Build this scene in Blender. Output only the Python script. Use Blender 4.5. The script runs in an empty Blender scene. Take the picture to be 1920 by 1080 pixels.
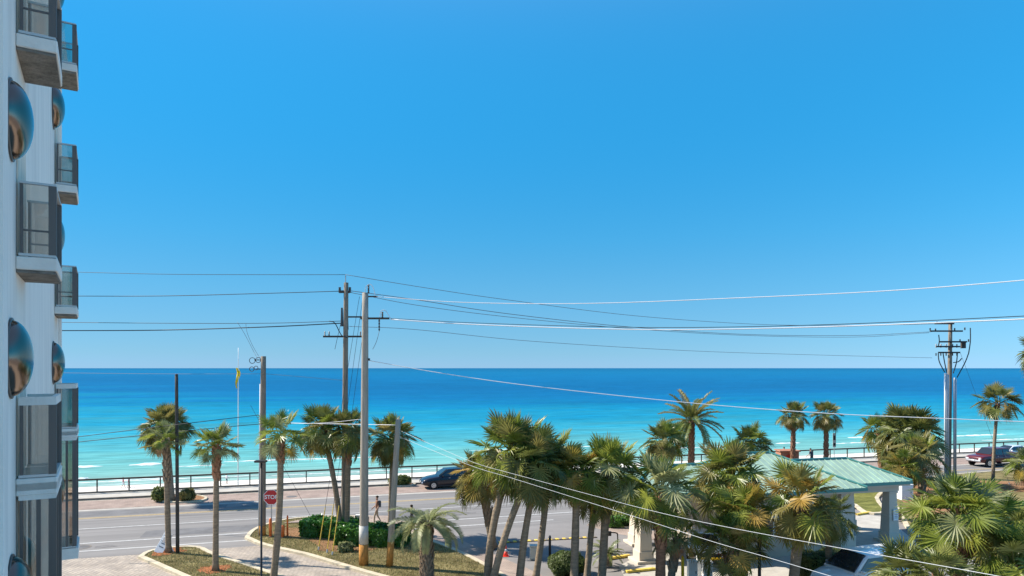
import bpy, bmesh, math, random
from mathutils import Vector, Matrix
R = math.radians
S = bpy.context.scene
C = S.collection

# ------------------------------------------------------------------ camera
CAMH = 10.4                                   # eye height above the road, metres
FPX = 1280.0
cam = bpy.data.cameras.new('camera'); co = bpy.data.objects.new('camera', cam); C.objects.link(co)
co.location = (0, 0, CAMH); co.rotation_euler = (R(90), 0, 0)
cam.sensor_width = 36; cam.lens = 24; cam.shift_y = 150/1920
cam.clip_start = 0.1; cam.clip_end = 120000
S.camera = co
# ------------------------------------------------------------------ world + sun
SUN_EL = 43; SUN_AZ = -75                     # azimuth clockwise from +Y
W = bpy.data.worlds.new('World'); S.world = W; W.use_nodes = True
wn = W.node_tree; wn.nodes.clear()
sky = wn.nodes.new('ShaderNodeTexSky'); sky.sky_type = 'NISHITA'; sky.sun_disc = False
sky.sun_elevation = R(SUN_EL); sky.sun_rotation = R(SUN_AZ % 360)
sky.altitude = 0; sky.air_density = 1.0; sky.dust_density = 0.0; sky.ozone_density = 2.5
# the deep polarised blue of the photograph: the physical sky filtered smoothly by height above the horizon
tcw = wn.nodes.new('ShaderNodeTexCoord'); sxw = wn.nodes.new('ShaderNodeSeparateXYZ'); wn.links.new(tcw.outputs['Generated'], sxw.inputs[0])
rw = wn.nodes.new('ShaderNodeValToRGB'); wn.links.new(sxw.outputs[2], rw.inputs[0]); rw.color_ramp.interpolation = 'B_SPLINE'
SKY = [(0.0, (.150, .300, .66)), (.02, (.140, .290, .53)), (.055, (.142, .297, .475)), (.109, (.145, .340, .465)), (.184, (.105, .395, .515)), (.291, (.072, .480, .620)), (.40, (.085, .58, .72)), (.50, (.16, .66, .80)), (.72, (.70, .88, .93)), (1.0, (.85, .95, .97))]
while len(rw.color_ramp.elements) < len(SKY): rw.color_ramp.elements.new(.5)
for el_, (p_, c_) in zip(rw.color_ramp.elements, SKY): el_.position = p_; el_.color = (*c_, 1)
hs = wn.nodes.new('ShaderNodeMix'); hs.data_type = 'RGBA'; hs.blend_type = 'MULTIPLY'; hs.inputs[0].default_value = 1.0
bg = wn.nodes.new('ShaderNodeBackground'); bg.inputs['Strength'].default_value = 0.144
wo = wn.nodes.new('ShaderNodeOutputWorld')
# polariser: the sky opposite the sun keeps more of its light than the sky beside it
dw = wn.nodes.new('ShaderNodeVectorMath'); dw.operation = 'DOT_PRODUCT'; wn.links.new(tcw.outputs['Generated'], dw.inputs[0]); dw.inputs[1].default_value = (math.sin(R(SUN_AZ)), math.cos(R(SUN_AZ)), 0)
pw = wn.nodes.new('ShaderNodeMapRange'); wn.links.new(dw.outputs['Value'], pw.inputs[0]); pw.inputs[1].default_value = -1; pw.inputs[2].default_value = 1; pw.inputs[3].default_value = 1.44; pw.inputs[4].default_value = .74
sw = wn.nodes.new('ShaderNodeVectorMath'); sw.operation = 'SCALE'; wn.links.new(sky.outputs[0], sw.inputs[0]); wn.links.new(pw.outputs[0], sw.inputs['Scale'])
wn.links.new(sw.outputs[0], hs.inputs[6]); wn.links.new(rw.outputs[0], hs.inputs[7]); wn.links.new(hs.outputs[2], bg.inputs[0]); wn.links.new(bg.outputs[0], wo.inputs[0])
sl = bpy.data.lights.new('sun', 'SUN'); sl.energy = 4.9; sl.angle = R(0.55); sl.color = (1.0, 0.93, 0.82)
so = bpy.data.objects.new('sun', sl); C.objects.link(so)
sd = Vector((math.sin(R(SUN_AZ))*math.cos(R(SUN_EL)), math.cos(R(SUN_AZ))*math.cos(R(SUN_EL)), math.sin(R(SUN_EL))))
so.rotation_euler = sd.to_track_quat('Z', 'Y').to_euler(); so.location = (-40, 20, 60)
S.view_settings.view_transform = 'Standard'; S.view_settings.look = 'None'
S.view_settings.gamma = 1; S.view_settings.use_curve_mapping = False
S.view_settings.exposure = 0.87
S.render.engine = 'CYCLES'
S.cycles.max_bounces = 6; S.cycles.transparent_max_bounces = 8; S.cycles.diffuse_bounces = 3

# ------------------------------------------------------------------ helpers
def at(x, y, Z):                              # a place in the world seen at picture (x, y), Z metres away
    return Vector(((x-960)/FPX*Z, Z, CAMH-(y-690)/FPX*Z))
def G(x, y, z=0.0):                           # the same on a level at height z
    Z = (CAMH-z)*FPX/(y-690)
    return Vector(((x-960)/FPX*Z, Z, z))
RA = R(16.5); D = Vector((math.cos(RA), math.sin(RA), 0)); N = Vector((-math.sin(RA), math.cos(RA), 0))
def RV(u, v, z=0.0): return D*u + N*v + Vector((0, 0, z))
def uv(p): return p.dot(D), p.dot(N)

def props(o, label=None, cat=None, group=None, kind=None):
    if label: o['label'] = label
    if cat: o['category'] = cat
    if group: o['group'] = group
    if kind: o['kind'] = kind
    return o
def empty(name, loc, label, cat, group=None, rz=0):
    o = bpy.data.objects.new(name, None); C.objects.link(o); o.location = loc; o.rotation_euler = (0, 0, rz)
    o.empty_display_size = 0.2
    return props(o, label, cat, group)
def mesh_from_bm(name, bm, mats, smooth=False):
    me = bpy.data.meshes.new(name)
    bmesh.ops.recalc_face_normals(bm, faces=bm.faces)
    bm.to_mesh(me); bm.free()
    for m in (mats if isinstance(mats, (list, tuple)) else [mats]): me.materials.append(m)
    if smooth:
        for p in me.polygons: p.use_smooth = True
    return me
def link(name, me, parent=None, loc=(0, 0, 0), rot=(0, 0, 0), sc=(1, 1, 1)):
    o = bpy.data.objects.new(name, me); C.objects.link(o)
    if parent: o.parent = parent
    o.location = loc; o.rotation_euler = rot; o.scale = sc
    return o
def obj(name, bm, mats, parent=None, smooth=False, loc=(0, 0, 0), world=False):
    """world=True: geometry was given in world coordinates and parent is a plain translated empty"""
    me = mesh_from_bm(name, bm, mats, smooth)
    o = link(name, me, parent, loc)
    if world and parent:
        o.matrix_parent_inverse = (Matrix.Translation(parent.location) @ parent.rotation_euler.to_matrix().to_4x4()).inverted()
    return o
def rawobj(name, verts, faces, mats, parent=None, smooth=False, mi=None):
    me = bpy.data.meshes.new(name); me.from_pydata([tuple(v) for v in verts], [], faces)
    for m in (mats if isinstance(mats, (list, tuple)) else [mats]): me.materials.append(m)
    if mi: me.polygons.foreach_set('material_index', mi)
    if smooth: me.polygons.foreach_set('use_smooth', [True]*len(me.polygons))
    me.update()
    return link(name, me, parent)
def box(bm, c, s, rz=0, bev=0, M=None):
    r = bmesh.ops.create_cube(bm, size=1)
    m = Matrix.Translation(c) @ Matrix.Rotation(rz, 4, 'Z') @ Matrix.Diagonal((s[0], s[1], s[2], 1))
    if M: m = M @ m
    bmesh.ops.transform(bm, matrix=m, verts=r['verts'])
    if bev:
        es = set(e for v in r['verts'] for e in v.link_edges)
        bmesh.ops.bevel(bm, geom=list(es), offset=bev, segments=2, affect='EDGES', profile=0.5)
def tube(bm, pts, rads, n=8, cap=True):
    pts = [Vector(p) for p in pts]
    if not isinstance(rads, (list, tuple)): rads = [rads]*len(pts)
    rings = []; up = None
    for i, p in enumerate(pts):
        t = (pts[min(i+1, len(pts)-1)]-pts[max(i-1, 0)]).normalized()
        if up is None: up = Vector((0, 0, 1)) if abs(t.z) < .9 else Vector((1, 0, 0))
        a = t.cross(up).normalized(); b = a.cross(t).normalized(); up = b
        rings.append([bm.verts.new(p+(a*math.cos(2*math.pi*k/n)+b*math.sin(2*math.pi*k/n))*rads[i]) for k in range(n)])
    for i in range(len(rings)-1):
        for k in range(n):
            bm.faces.new((rings[i][k], rings[i][(k+1) % n], rings[i+1][(k+1) % n], rings[i+1][k]))
    if cap:
        bm.faces.new(rings[0][::-1]); bm.faces.new(rings[-1])
    return rings
def prism(bm, poly, z0, z1):
    a = [bm.verts.new((p[0], p[1], z0)) for p in poly]; b = [bm.verts.new((p[0], p[1], z1)) for p in poly]
    n = len(poly)
    f1 = bm.faces.new(a[::-1]); f2 = bm.faces.new(b)
    for i in range(n): bm.faces.new((a[i], a[(i+1) % n], b[(i+1) % n], b[i]))
    bmesh.ops.triangulate(bm, faces=[f1, f2])
def sphere(bm, c, r, sub=2, sc=(1, 1, 1)):
    q = bmesh.ops.create_icosphere(bm, subdivisions=sub, radius=r)
    bmesh.ops.transform(bm, matrix=Matrix.Translation(c) @ Matrix.Diagonal((*sc, 1)), verts=q['verts'])
def smoothline(P, k=6):
    P = [Vector(p) for p in P]; out = []
    for i in range(len(P)-1):
        p0 = P[i-1] if i > 0 else P[i]*2-P[i+1]; p1 = P[i]; p2 = P[i+1]; p3 = P[i+2] if i+2 < len(P) else P[i+1]*2-P[i]
        for j in range(k):
            t = j/k
            out.append(0.5*((2*p1)+(p2-p0)*t+(2*p0-5*p1+4*p2-p3)*t*t+(3*p1-p0-3*p2+p3)*t**3))
    out.append(P[-1]); return out

# ------------------------------------------------------------------ materials
def mat(name, col, rough=.8, spec=.3, metal=0, noise=None, bump=None, vary=0, trans=0, coords='Object', ior=None, col2=None, alpha=None, coat=0):
    """noise=(scale, amount, detail[, stretch]) mottles colour; bump=(scale, strength, dist)"""
    m = bpy.data.materials.new(name); m.use_nodes = True; nt = m.node_tree; b = nt.nodes['Principled BSDF']
    L = nt.links.new
    b.inputs['Roughness'].default_value = rough; b.inputs['Specular IOR Level'].default_value = spec
    b.inputs['Metallic'].default_value = metal; b.inputs['Coat Weight'].default_value = coat
    if ior: b.inputs['IOR'].default_value = ior
    if alpha is not None: b.inputs['Alpha'].default_value = alpha
    tc = nt.nodes.new('ShaderNodeTexCoord'); src = tc.outputs[coords]
    colsock = None
    c = (*col, 1)
    if noise:
        mp = nt.nodes.new('ShaderNodeMapping'); L(src, mp.inputs[0])
        if len(noise) > 4: mp.vector_type = 'TEXTURE'; mp.inputs['Rotation'].default_value = (0, 0, noise[4])
        if len(noise) > 3: mp.inputs['Scale'].default_value = noise[3]
        nz = nt.nodes.new('ShaderNodeTexNoise'); L(mp.outputs[0], nz.inputs[0])
        nz.inputs['Scale'].default_value = noise[0]; nz.inputs['Detail'].default_value = noise[2]; nz.inputs['Roughness'].default_value = .65
        rp = nt.nodes.new('ShaderNodeMapRange'); L(nz.outputs[0], rp.inputs[0])
        rp.inputs[1].default_value = .3; rp.inputs[2].default_value = .7
        mx = nt.nodes.new('ShaderNodeMix'); mx.data_type = 'RGBA'; L(rp.outputs[0], mx.inputs[0])
        a = noise[1]
        mx.inputs[6].default_value = (*[v*(1-a) for v in col], 1)
        mx.inputs[7].default_value = (*col2, 1) if col2 else (*[min(1, v*(1+a)) for v in col], 1)
        colsock = mx.outputs[2]
    if vary:
        oi = nt.nodes.new('ShaderNodeObjectInfo'); h = nt.nodes.new('ShaderNodeHueSaturation')
        mr = nt.nodes.new('ShaderNodeMapRange'); L(oi.outputs['Random'], mr.inputs[0]); mr.inputs[3].default_value = 1-vary; mr.inputs[4].default_value = 1+vary
        mr2 = nt.nodes.new('ShaderNodeMapRange'); L(oi.outputs['Random'], mr2.inputs[0]); mr2.inputs[3].default_value = .5+.035*vary*2; mr2.inputs[4].default_value = .5-.035*vary*2
        L(mr.outputs[0], h.inputs['Value']); L(mr2.outputs[0], h.inputs['Hue'])
        if colsock: L(colsock, h.inputs['Color'])
        else: h.inputs['Color'].default_value = c
        colsock = h.outputs[0]
    if colsock: L(colsock, b.inputs['Base Color'])
    else: b.inputs['Base Color'].default_value = c
    if bump:
        n2 = nt.nodes.new('ShaderNodeTexNoise'); L(src, n2.inputs[0]); n2.inputs['Scale'].default_value = bump[0]; n2.inputs['Detail'].default_value = 5
        bp = nt.nodes.new('ShaderNodeBump'); L(n2.outputs[0], bp.inputs['Height']); bp.inputs['Strength'].default_value = bump[1]; bp.inputs['Distance'].default_value = bump[2]
        L(bp.outputs[0], b.inputs['Normal'])
    if trans:
        tl = nt.nodes.new('ShaderNodeBsdfTranslucent'); ms = nt.nodes.new('ShaderNodeMixShader'); ms.inputs[0].default_value = trans
        if colsock: L(colsock, tl.inputs[0])
        else: tl.inputs[0].default_value = c
        out = nt.nodes['Material Output']; L(b.outputs[0], ms.inputs[1]); L(tl.outputs[0], ms.inputs[2]); L(ms.outputs[0], out.inputs[0])
    return m
M = {}
M['asphalt'] = mat('asphalt', (.215, .20, .19), .9, .2, noise=(.35, .14, 8), bump=(40, .25, .01))
M['road'] = mat('road_asphalt', (.205, .192, .182), .9, .2, noise=(1.0, .26, 9, (16, .8, 1), RA), bump=(50, .25, .01))
M['concrete'] = mat('concrete', (.42, .39, .34), .9, .2, noise=(1.5, .16, 7), bump=(30, .2, .01))
M['kerb'] = mat('kerb_concrete', (.50, .43, .31), .9, .2, noise=(2, .2, 7), bump=(20, .3, .01))
M['kerb_dark'] = mat('dark_kerb', (.20, .17, .14), .9, .2, noise=(2, .3, 7))
M['white_paint'] = mat('road_paint_white', (.46, .45, .43), .8, .2, noise=(3, .22, 8))
M['yellow_paint'] = mat('road_paint_yellow', (.46, .33, .15), .8, .2, noise=(3, .25, 8))
M['kerb_yellow'] = mat('kerb_paint_yellow', (.70, .50, .10), .8, .2, noise=(4, .25, 6))
M['grass'] = mat('dry_grass', (.15, .12, .05), 1, .05, noise=(.7, .45, 10), bump=(60, .8, .03), col2=(.30, .25, .12))
M['grass_green'] = mat('green_grass', (.13, .15, .04), 1, .05, noise=(.9, .4, 10), bump=(60, .8, .03), col2=(.24, .23, .07))
M['mulch'] = mat('pine_mulch', (.26, .13, .07), 1, .05, noise=(9, .4, 6), bump=(50, 1, .03), col2=(.42, .24, .13))
M['red_mulch'] = mat('red_mulch', (.34, .13, .06), 1, .05, noise=(14, .5, 6), bump=(50, 1, .03))
M['sand'] = mat('white_sand', (.66, .62, .55), 1, .05, noise=(.2, .08, 6))
M['dune'] = mat('dune_cover', (.22, .22, .10), 1, .05, noise=(.5, .5, 8), col2=(.5, .46, .36))
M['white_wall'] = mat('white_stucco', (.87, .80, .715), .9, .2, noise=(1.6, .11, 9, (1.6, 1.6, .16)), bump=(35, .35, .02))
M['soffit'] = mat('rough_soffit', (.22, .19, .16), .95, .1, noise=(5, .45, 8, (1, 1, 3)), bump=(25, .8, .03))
M['bronze'] = mat('bronze_frame', (.13, .105, .09), .45, .5)
M['bronze_light'] = mat('brushed_rail', (.55, .54, .52), .4, .5, metal=.3)
M['steel'] = mat('galvanised', (.42, .42, .42), .45, .5, metal=.5)
M['wood_pole'] = mat('weathered_pole', (.23, .19, .15), .95, .1, noise=(2.5, .3, 9, (3, 3, .35)), bump=(12, .5, .02))
M['wood_pole2'] = mat('pale_pole', (.33, .29, .24), .95, .1, noise=(2.5, .25, 9, (3, 3, .35)), bump=(12, .5, .02))
M['rust_base'] = mat('rusty_stain', (.44, .21, .06), .95, .1, noise=(4, .3, 8, (2, 2, 1)))
M['dark_pole'] = mat('dark_pole', (.06, .055, .05), .8, .2, noise=(3, .3, 6))
M['wire'] = mat('black_wire', (.03, .035, .04), .6, .3)
M['wire_grey'] = mat('grey_wire', (.16, .18, .2), .6, .3)
M['wire_white'] = mat('glint_pale_cable', (.60, .61, .63), .45, .5)  # metal cable, its sun glint painted in as an even pale colour
M['insul'] = mat('insulator', (.05, .05, .055), .3, .5)
M['insul_grey'] = mat('ceramic', (.45, .47, .5), .3, .5)
M['conduit'] = mat('conduit', (.52, .54, .56), .5, .4)
M['rail'] = mat('weathered_rail', (.085, .07, .055), .85, .2, noise=(3, .2, 5))
M['roof'] = mat('green_metal_roof', (.29, .41, .325), .6, .25, noise=(1.1, .14, 8), vary=.05)
M['roof_trim'] = mat('green_trim', (.08, .26, .22), .45, .4)
M['beige'] = mat('beige_stucco', (.50, .42, .33), .9, .2, noise=(1, .06, 7), bump=(30, .3, .02))
M['beige_l'] = mat('cream_trim', (.60, .52, .42), .9, .2, noise=(1, .05, 7))
M['white'] = mat('white_paint', (.78, .78, .76), .5, .4, noise=(1.5, .05, 5))
M['cab_grey'] = mat('cabinet_grey', (.55, .54, .48), .6, .3, noise=(2, .08, 5))
M['red'] = mat('sign_red', (.50, .012, .02), .4, .5)
M['orange'] = mat('orange_paint', (.75, .17, .045), .6, .3, noise=(4, .15, 4))
M['cone'] = mat('cone_orange', (.90, .08, .05), .5, .4)
M['yellow'] = mat('yellow_plastic', (.80, .52, .02), .5, .4)
M['guard'] = mat('faded_yellow_guard', (.62, .42, .07), .7, .2)
M['lime'] = mat('fluorescent_sign', (.62, .85, .02), .5, .4)
M['flag'] = mat('yellow_flag', (.85, .62, .03), .8, .2, trans=.3)
M['black'] = mat('black_metal', (.02, .02, .022), .5, .4)
M['rubber'] = mat('tyre', (.02, .02, .02), .85, .2)
M['glass_dark'] = mat('car_glass', (.02, .025, .03), .05, .8)
M['chrome'] = mat('alloy', (.55, .55, .56), .3, .5, metal=.8)
M['lamp'] = mat('headlamp', (.7, .72, .75), .1, .8)
M['taillamp'] = mat('taillamp', (.4, .01, .01), .2, .6)
M['car_blue'] = mat('car_paint_navy', (.008, .010, .018), .25, .4, coat=.4)
M['car_red'] = mat('car_paint_maroon', (.10, .010, .013), .3, .4, coat=.4)
M['car_white'] = mat('car_paint_white', (.74, .74, .73), .25, .6, coat=.6)
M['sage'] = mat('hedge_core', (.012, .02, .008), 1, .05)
M['skin'] = mat('skin', (.45, .26, .18), .6, .3)
M['hair'] = mat('hair', (.04, .025, .015), .8, .2)
M['brick'] = None
def leafmat(name, c, rough=.38, tr=.42, vary=.3):
    return mat(name, c, rough, .42, vary=vary, trans=tr, noise=(1.7, .25, 3))
M['lf_green'] = leafmat('palm_leaf_green', (.185, .225, .036))
M['lf_dark'] = leafmat('palm_leaf_dark', (.145, .165, .04), tr=.25)
M['lf_yel'] = leafmat('palm_leaf_yellowed', (.34, .25, .05))
M['lf_dead'] = leafmat('palm_leaf_dead', (.34, .20, .10), .8, .12)
M['lf_silver'] = leafmat('palm_leaf_silver', (.26, .28, .125), .5)
M['lf_olive'] = leafmat('palm_leaf_olive', (.21, .19, .055), .45)
M['hedge'] = leafmat('hedge_leaf', (.07, .19, .025), .35)
M['hedge_dry'] = leafmat('hedge_leaf_olive', (.15, .18, .045), .5)
M['trunk'] = mat('palm_trunk', (.24, .185, .13), .95, .1, noise=(3, .35, 8, (1, 1, 5)), bump=(9, .8, .03))
M['trunk_red'] = mat('palm_trunk_reddish', (.22, .12, .075), .95, .1, noise=(4, .4, 8, (1, 1, 4)), bump=(9, .8, .03))
M['boot'] = mat('leaf_boot', (.27, .20, .14), .95, .1, noise=(8, .4, 5))
M['boot_red'] = mat('leaf_boot_reddish', (.30, .16, .10), .95, .1, noise=(8, .4, 5))

def brickmat(name, c1, c2, mortar, scale, rot=0, w=.5, h=.25):
    m = bpy.data.materials.new(name); m.use_nodes = True; nt = m.node_tree; b = nt.nodes['Principled BSDF']; L = nt.links.new
    tc = nt.nodes.new('ShaderNodeTexCoord'); mp = nt.nodes.new('ShaderNodeMapping'); L(tc.outputs['Object'], mp.inputs[0])
    mp.inputs['Rotation'].default_value = (0, 0, rot)
    br = nt.nodes.new('ShaderNodeTexBrick'); L(mp.outputs[0], br.inputs[0]); br.inputs['Scale'].default_value = scale
    br.inputs['Color1'].default_value = (*c1, 1); br.inputs['Color2'].default_value = (*c2, 1); br.inputs['Mortar'].default_value = (*mortar, 1)
    br.inputs['Mortar Size'].default_value = .02; br.inputs['Brick Width'].default_value = w; br.inputs['Row Height'].default_value = h
    nz = nt.nodes.new('ShaderNodeTexNoise'); L(tc.outputs['Object'], nz.inputs[0]); nz.inputs['Scale'].default_value = .9; nz.inputs['Detail'].default_value = 9
    mr = nt.nodes.new('ShaderNodeMapRange'); L(nz.outputs[0], mr.inputs[0]); mr.inputs[1].default_value = .3; mr.inputs[2].default_value = .7; mr.inputs[3].default_value = .78; mr.inputs[4].default_value = 1.15
    mx = nt.nodes.new('ShaderNodeVectorMath'); mx.operation = 'SCALE'; L(br.outputs[0], mx.inputs[0]); L(mr.outputs[0], mx.inputs['Scale'])
    L(mx.outputs[0], b.inputs['Base Color']); b.inputs['Roughness'].default_value = .9; b.inputs['Specular IOR Level'].default_value = .2
    bp = nt.nodes.new('ShaderNodeBump'); L(br.outputs['Fac'], bp.inputs['Height']); bp.invert = True; bp.inputs['Strength'].default_value = .5; bp.inputs['Distance'].default_value = .01
    L(bp.outputs[0], b.inputs['Normal'])
    return m
M['brick'] = brickmat('red_brick_paving', (.35, .26, .215), (.29, .215, .18), (.26, .205, .17), 2, RA)
M['pavers'] = brickmat('tan_pavers', (.42, .35, .28), (.33, .28, .235), (.20, .175, .15), 1.6, R(35))
M['pink_pavers'] = brickmat('pink_pavers', (.38, .29, .235), (.33, .26, .215), (.25, .2, .17), 2, RA)

# glass with tinted reflection
def glassmat(name, tint, rough=.03, alpha=.55):
    m = bpy.data.materials.new(name); m.use_nodes = True; nt = m.node_tree; L = nt.links.new
    nt.nodes.remove(nt.nodes['Principled BSDF'])
    tr = nt.nodes.new('ShaderNodeBsdfTransparent'); tr.inputs[0].default_value = (*tint, 1)
    gl = nt.nodes.new('ShaderNodeBsdfGlossy'); gl.inputs['Roughness'].default_value = rough; gl.inputs[0].default_value = (.95, .95, .95, 1)
    fr = nt.nodes.new('ShaderNodeFresnel'); fr.inputs[0].default_value = 1.6
    mx = nt.nodes.new('ShaderNodeMixShader'); mr = nt.nodes.new('ShaderNodeMapRange'); L(fr.outputs[0], mr.inputs[0]); mr.inputs[3].default_value = alpha*.2; mr.inputs[4].default_value = 1
    L(mr.outputs[0], mx.inputs[0]); L(tr.outputs[0], mx.inputs[1]); L(gl.outputs[0], mx.inputs[2])
    L(mx.outputs[0], nt.nodes['Material Output'].inputs[0]); return m
M['glass'] = glassmat('bronze_glass', (.86, .80, .74))
M['mirror'] = mat('mirrored_dome', (.24, .175, .135), .2, .9, metal=1.0)

# ------------------------------------------------------------------ terrain and water
SHORE = 130.5; SEAZ = -9.6
def beachz(v):
    prof = [(63.4, -.3), (66, -1.6), (84, -8.3), (95, -8.9), (120, -9.15), (SHORE, SEAZ), (170, -11.5)]
    for (a, za), (b, zb) in zip(prof, prof[1:]):
        if v <= b: return za+(zb-za)*(v-a)/(b-a)
    return -11.5
def strip(name, vs, us, mats, kind='structure', parent=None, label=None, cat=None):
    verts = []; faces = []
    for u in us:
        for v, z in vs: verts.append(RV(u, v, z))
    n = len(vs)
    for i in range(len(us)-1):
        for j in range(n-1): faces.append((i*n+j, (i+1)*n+j, (i+1)*n+j+1, i*n+j+1))
    o = rawobj(name, verts, faces, mats, parent)
    return props(o, label, cat, None, kind)
def flip_up(o):
    me = o.data; bm = bmesh.new(); bm.from_mesh(me)
    for f in bm.faces:
        f.normal_update()
        if f.normal.z < 0: f.normal_flip()
    bm.to_mesh(me); bm.free(); return o
flip_up(strip('ground', [(-300, 0), (42, 0), (63.5, 0), (63.5, -.9)], [-900, -80, 0, 80, 900], M['asphalt']))
flip_up(strip('dune_slope', [(63.55, -.6), (66, -1.6), (84, -8.3), (95, -8.9)], [-900, -80, 0, 80, 900], M['dune']))
flip_up(strip('beach', [(95, -8.9), (120, -9.15), (SHORE, SEAZ-.02), (170, -11.5), (190, -12)], [-900, -80, 0, 80, 900], M['sand']))

def seamat():
    m = bpy.data.materials.new('sea_water'); m.use_nodes = True; nt = m.node_tree; b = nt.nodes['Principled BSDF']; L = nt.links.new
    tc = nt.nodes.new('ShaderNodeTexCoord'); mp = nt.nodes.new('ShaderNodeMapping'); mp.vector_type = 'POINT'
    L(tc.outputs['Object'], mp.inputs[0])            # object axes: x along the shore, y out to sea
    sp = nt.nodes.new('ShaderNodeSeparateXYZ'); L(mp.outputs[0], sp.inputs[0])
    def math_(op, a, bb=None, c=None):
        q = nt.nodes.new('ShaderNodeMath'); q.operation = op
        for i, s in enumerate((a, bb, c)):
            if s is None: continue
            if isinstance(s, (int, float)): q.inputs[i].default_value = s
            else: L(s, q.inputs[i])
        return q.outputs[0]
    def noise(scale, sx, sy, det=5, ro=.6):
        mm = nt.nodes.new('ShaderNodeMapping'); L(tc.outputs['Object'], mm.inputs[0]); mm.inputs['Scale'].default_value = (sx, sy, 1)
        nz = nt.nodes.new('ShaderNodeTexNoise'); L(mm.outputs[0], nz.inputs[0]); nz.inputs['Scale'].default_value = scale; nz.inputs['Detail'].default_value = det; nz.inputs['Roughness'].default_value = ro
        return nz.outputs[0]
    big = noise(.004, .5, 3, 4)
    med = noise(.03, .35, 2.2, 5)
    fine = noise(.25, .3, 1.6, 5)
    ly = math_('LOGARITHM', math_('ADD', sp.outputs[1], 6.0), math.e)
    f = math_('DIVIDE', math_('SUBTRACT', ly, math.log(6)), math.log(6000)-math.log(6))
    bank = nt.nodes.new('ShaderNodeMapRange'); L(sp.outputs[0], bank.inputs[0]); bank.interpolation_type = 'SMOOTHSTEP'     # glitter at left painted into the water as a paler colour, no real shoal
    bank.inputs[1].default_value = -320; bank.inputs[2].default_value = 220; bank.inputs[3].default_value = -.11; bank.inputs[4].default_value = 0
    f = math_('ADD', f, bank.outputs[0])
    f = math_('ADD', f, math_('MULTIPLY', math_('SUBTRACT', big, .5), .28))
    f = math_('ADD', f, math_('MULTIPLY', math_('SUBTRACT', med, .5), .26))
    rp = nt.nodes.new('ShaderNodeValToRGB'); L(f, rp.inputs[0]); cr = rp.color_ramp
    stops = SEA_STOPS
    def fac(v): return (math.log(v-SHORE+6)-math.log(6))/(math.log(6000)-math.log(6))
    while len(cr.elements) < len(stops): cr.elements.new(.5)
    for e, (v, c) in zip(cr.elements, stops): e.position = max(0, min(1, fac(v))); e.color = (*c, 1)
    # fine streaks
    st = nt.nodes.new('ShaderNodeMapRange'); L(fine, st.inputs[0]); st.inputs[1].default_value = .32; st.inputs[2].default_value = .68; st.inputs[3].default_value = .70; st.inputs[4].default_value = 1.25
    vm = nt.nodes.new('ShaderNodeVectorMath'); vm.operation = 'SCALE'; L(rp.outputs[0], vm.inputs[0]); L(st.outputs[0], vm.inputs['Scale'])
    md = nt.nodes.new('ShaderNodeMapRange'); L(med, md.inputs[0]); md.inputs[1].default_value = .33; md.inputs[2].default_value = .67; md.inputs[3].default_value = .80; md.inputs[4].default_value = 1.22
    vm2 = nt.nodes.new('ShaderNodeVectorMath'); vm2.operation = 'SCALE'; L(vm.outputs[0], vm2.inputs[0]); L(md.outputs[0], vm2.inputs['Scale'])
    # thin foam near the shore line
    fo = noise(.22, .12, 1.0, 8, .7)
    near = nt.nodes.new('ShaderNodeMapRange'); L(sp.outputs[1], near.inputs[0]); near.inputs[1].default_value = 0; near.inputs[2].default_value = 42; near.inputs[3].default_value = .0; near.inputs[4].default_value = -.42
    k = nt.nodes.new('ShaderNodeMapRange'); L(math_('ADD', fo, near.outputs[0]), k.inputs[0]); k.inputs[1].default_value = .56; k.inputs[2].default_value = .64
    mx = nt.nodes.new('ShaderNodeMix'); mx.data_type = 'RGBA'; L(k.outputs[0], mx.inputs[0]); L(vm2.outputs[0], mx.inputs[6]); mx.inputs[7].default_value = (.62, .66, .66, 1)
    L(mx.outputs[2], b.inputs['Base Color'])
    b.inputs['Roughness'].default_value = .35; b.inputs['Specular IOR Level'].default_value = .015
    bp = nt.nodes.new('ShaderNodeBump'); L(math_('ADD', fine, math_('MULTIPLY', med, 2)), bp.inputs['Height']); bp.inputs['Strength'].default_value = .5; bp.inputs['Distance'].default_value = .5
    L(bp.outputs[0], b.inputs['Normal'])
    return m
SEA_STOPS = [(131, (.24, .38, .335)), (138, (.155, .36, .325)), (152, (.11, .345, .335)), (180, (.055, .285, .33)), (230, (.014, .225, .32)), (300, (.001, .17, .295)),
             (430, (.0, .105, .25)), (700, (.0, .088, .215)), (1300, (.0, .11, .25)), (3000, (.001, .115, .245)), (5800, (.001, .095, .205))]
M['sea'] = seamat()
sv = []; sf = []
xs = [-60000, -3000, -300, 300, 3000, 60000]; ys = [0, 60, 400, 4000, 80000]
for y in ys:
    for x in xs: sv.append((x, y, 0))
for j in range(len(ys)-1):
    for i in range(len(xs)-1): a = j*len(xs)+i; sf.append((a, a+1, a+len(xs)+1, a+len(xs)))
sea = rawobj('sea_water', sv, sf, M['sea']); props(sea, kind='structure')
sea.location = RV(0, SHORE, SEAZ); sea.rotation_euler = (0, 0, RA)

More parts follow.
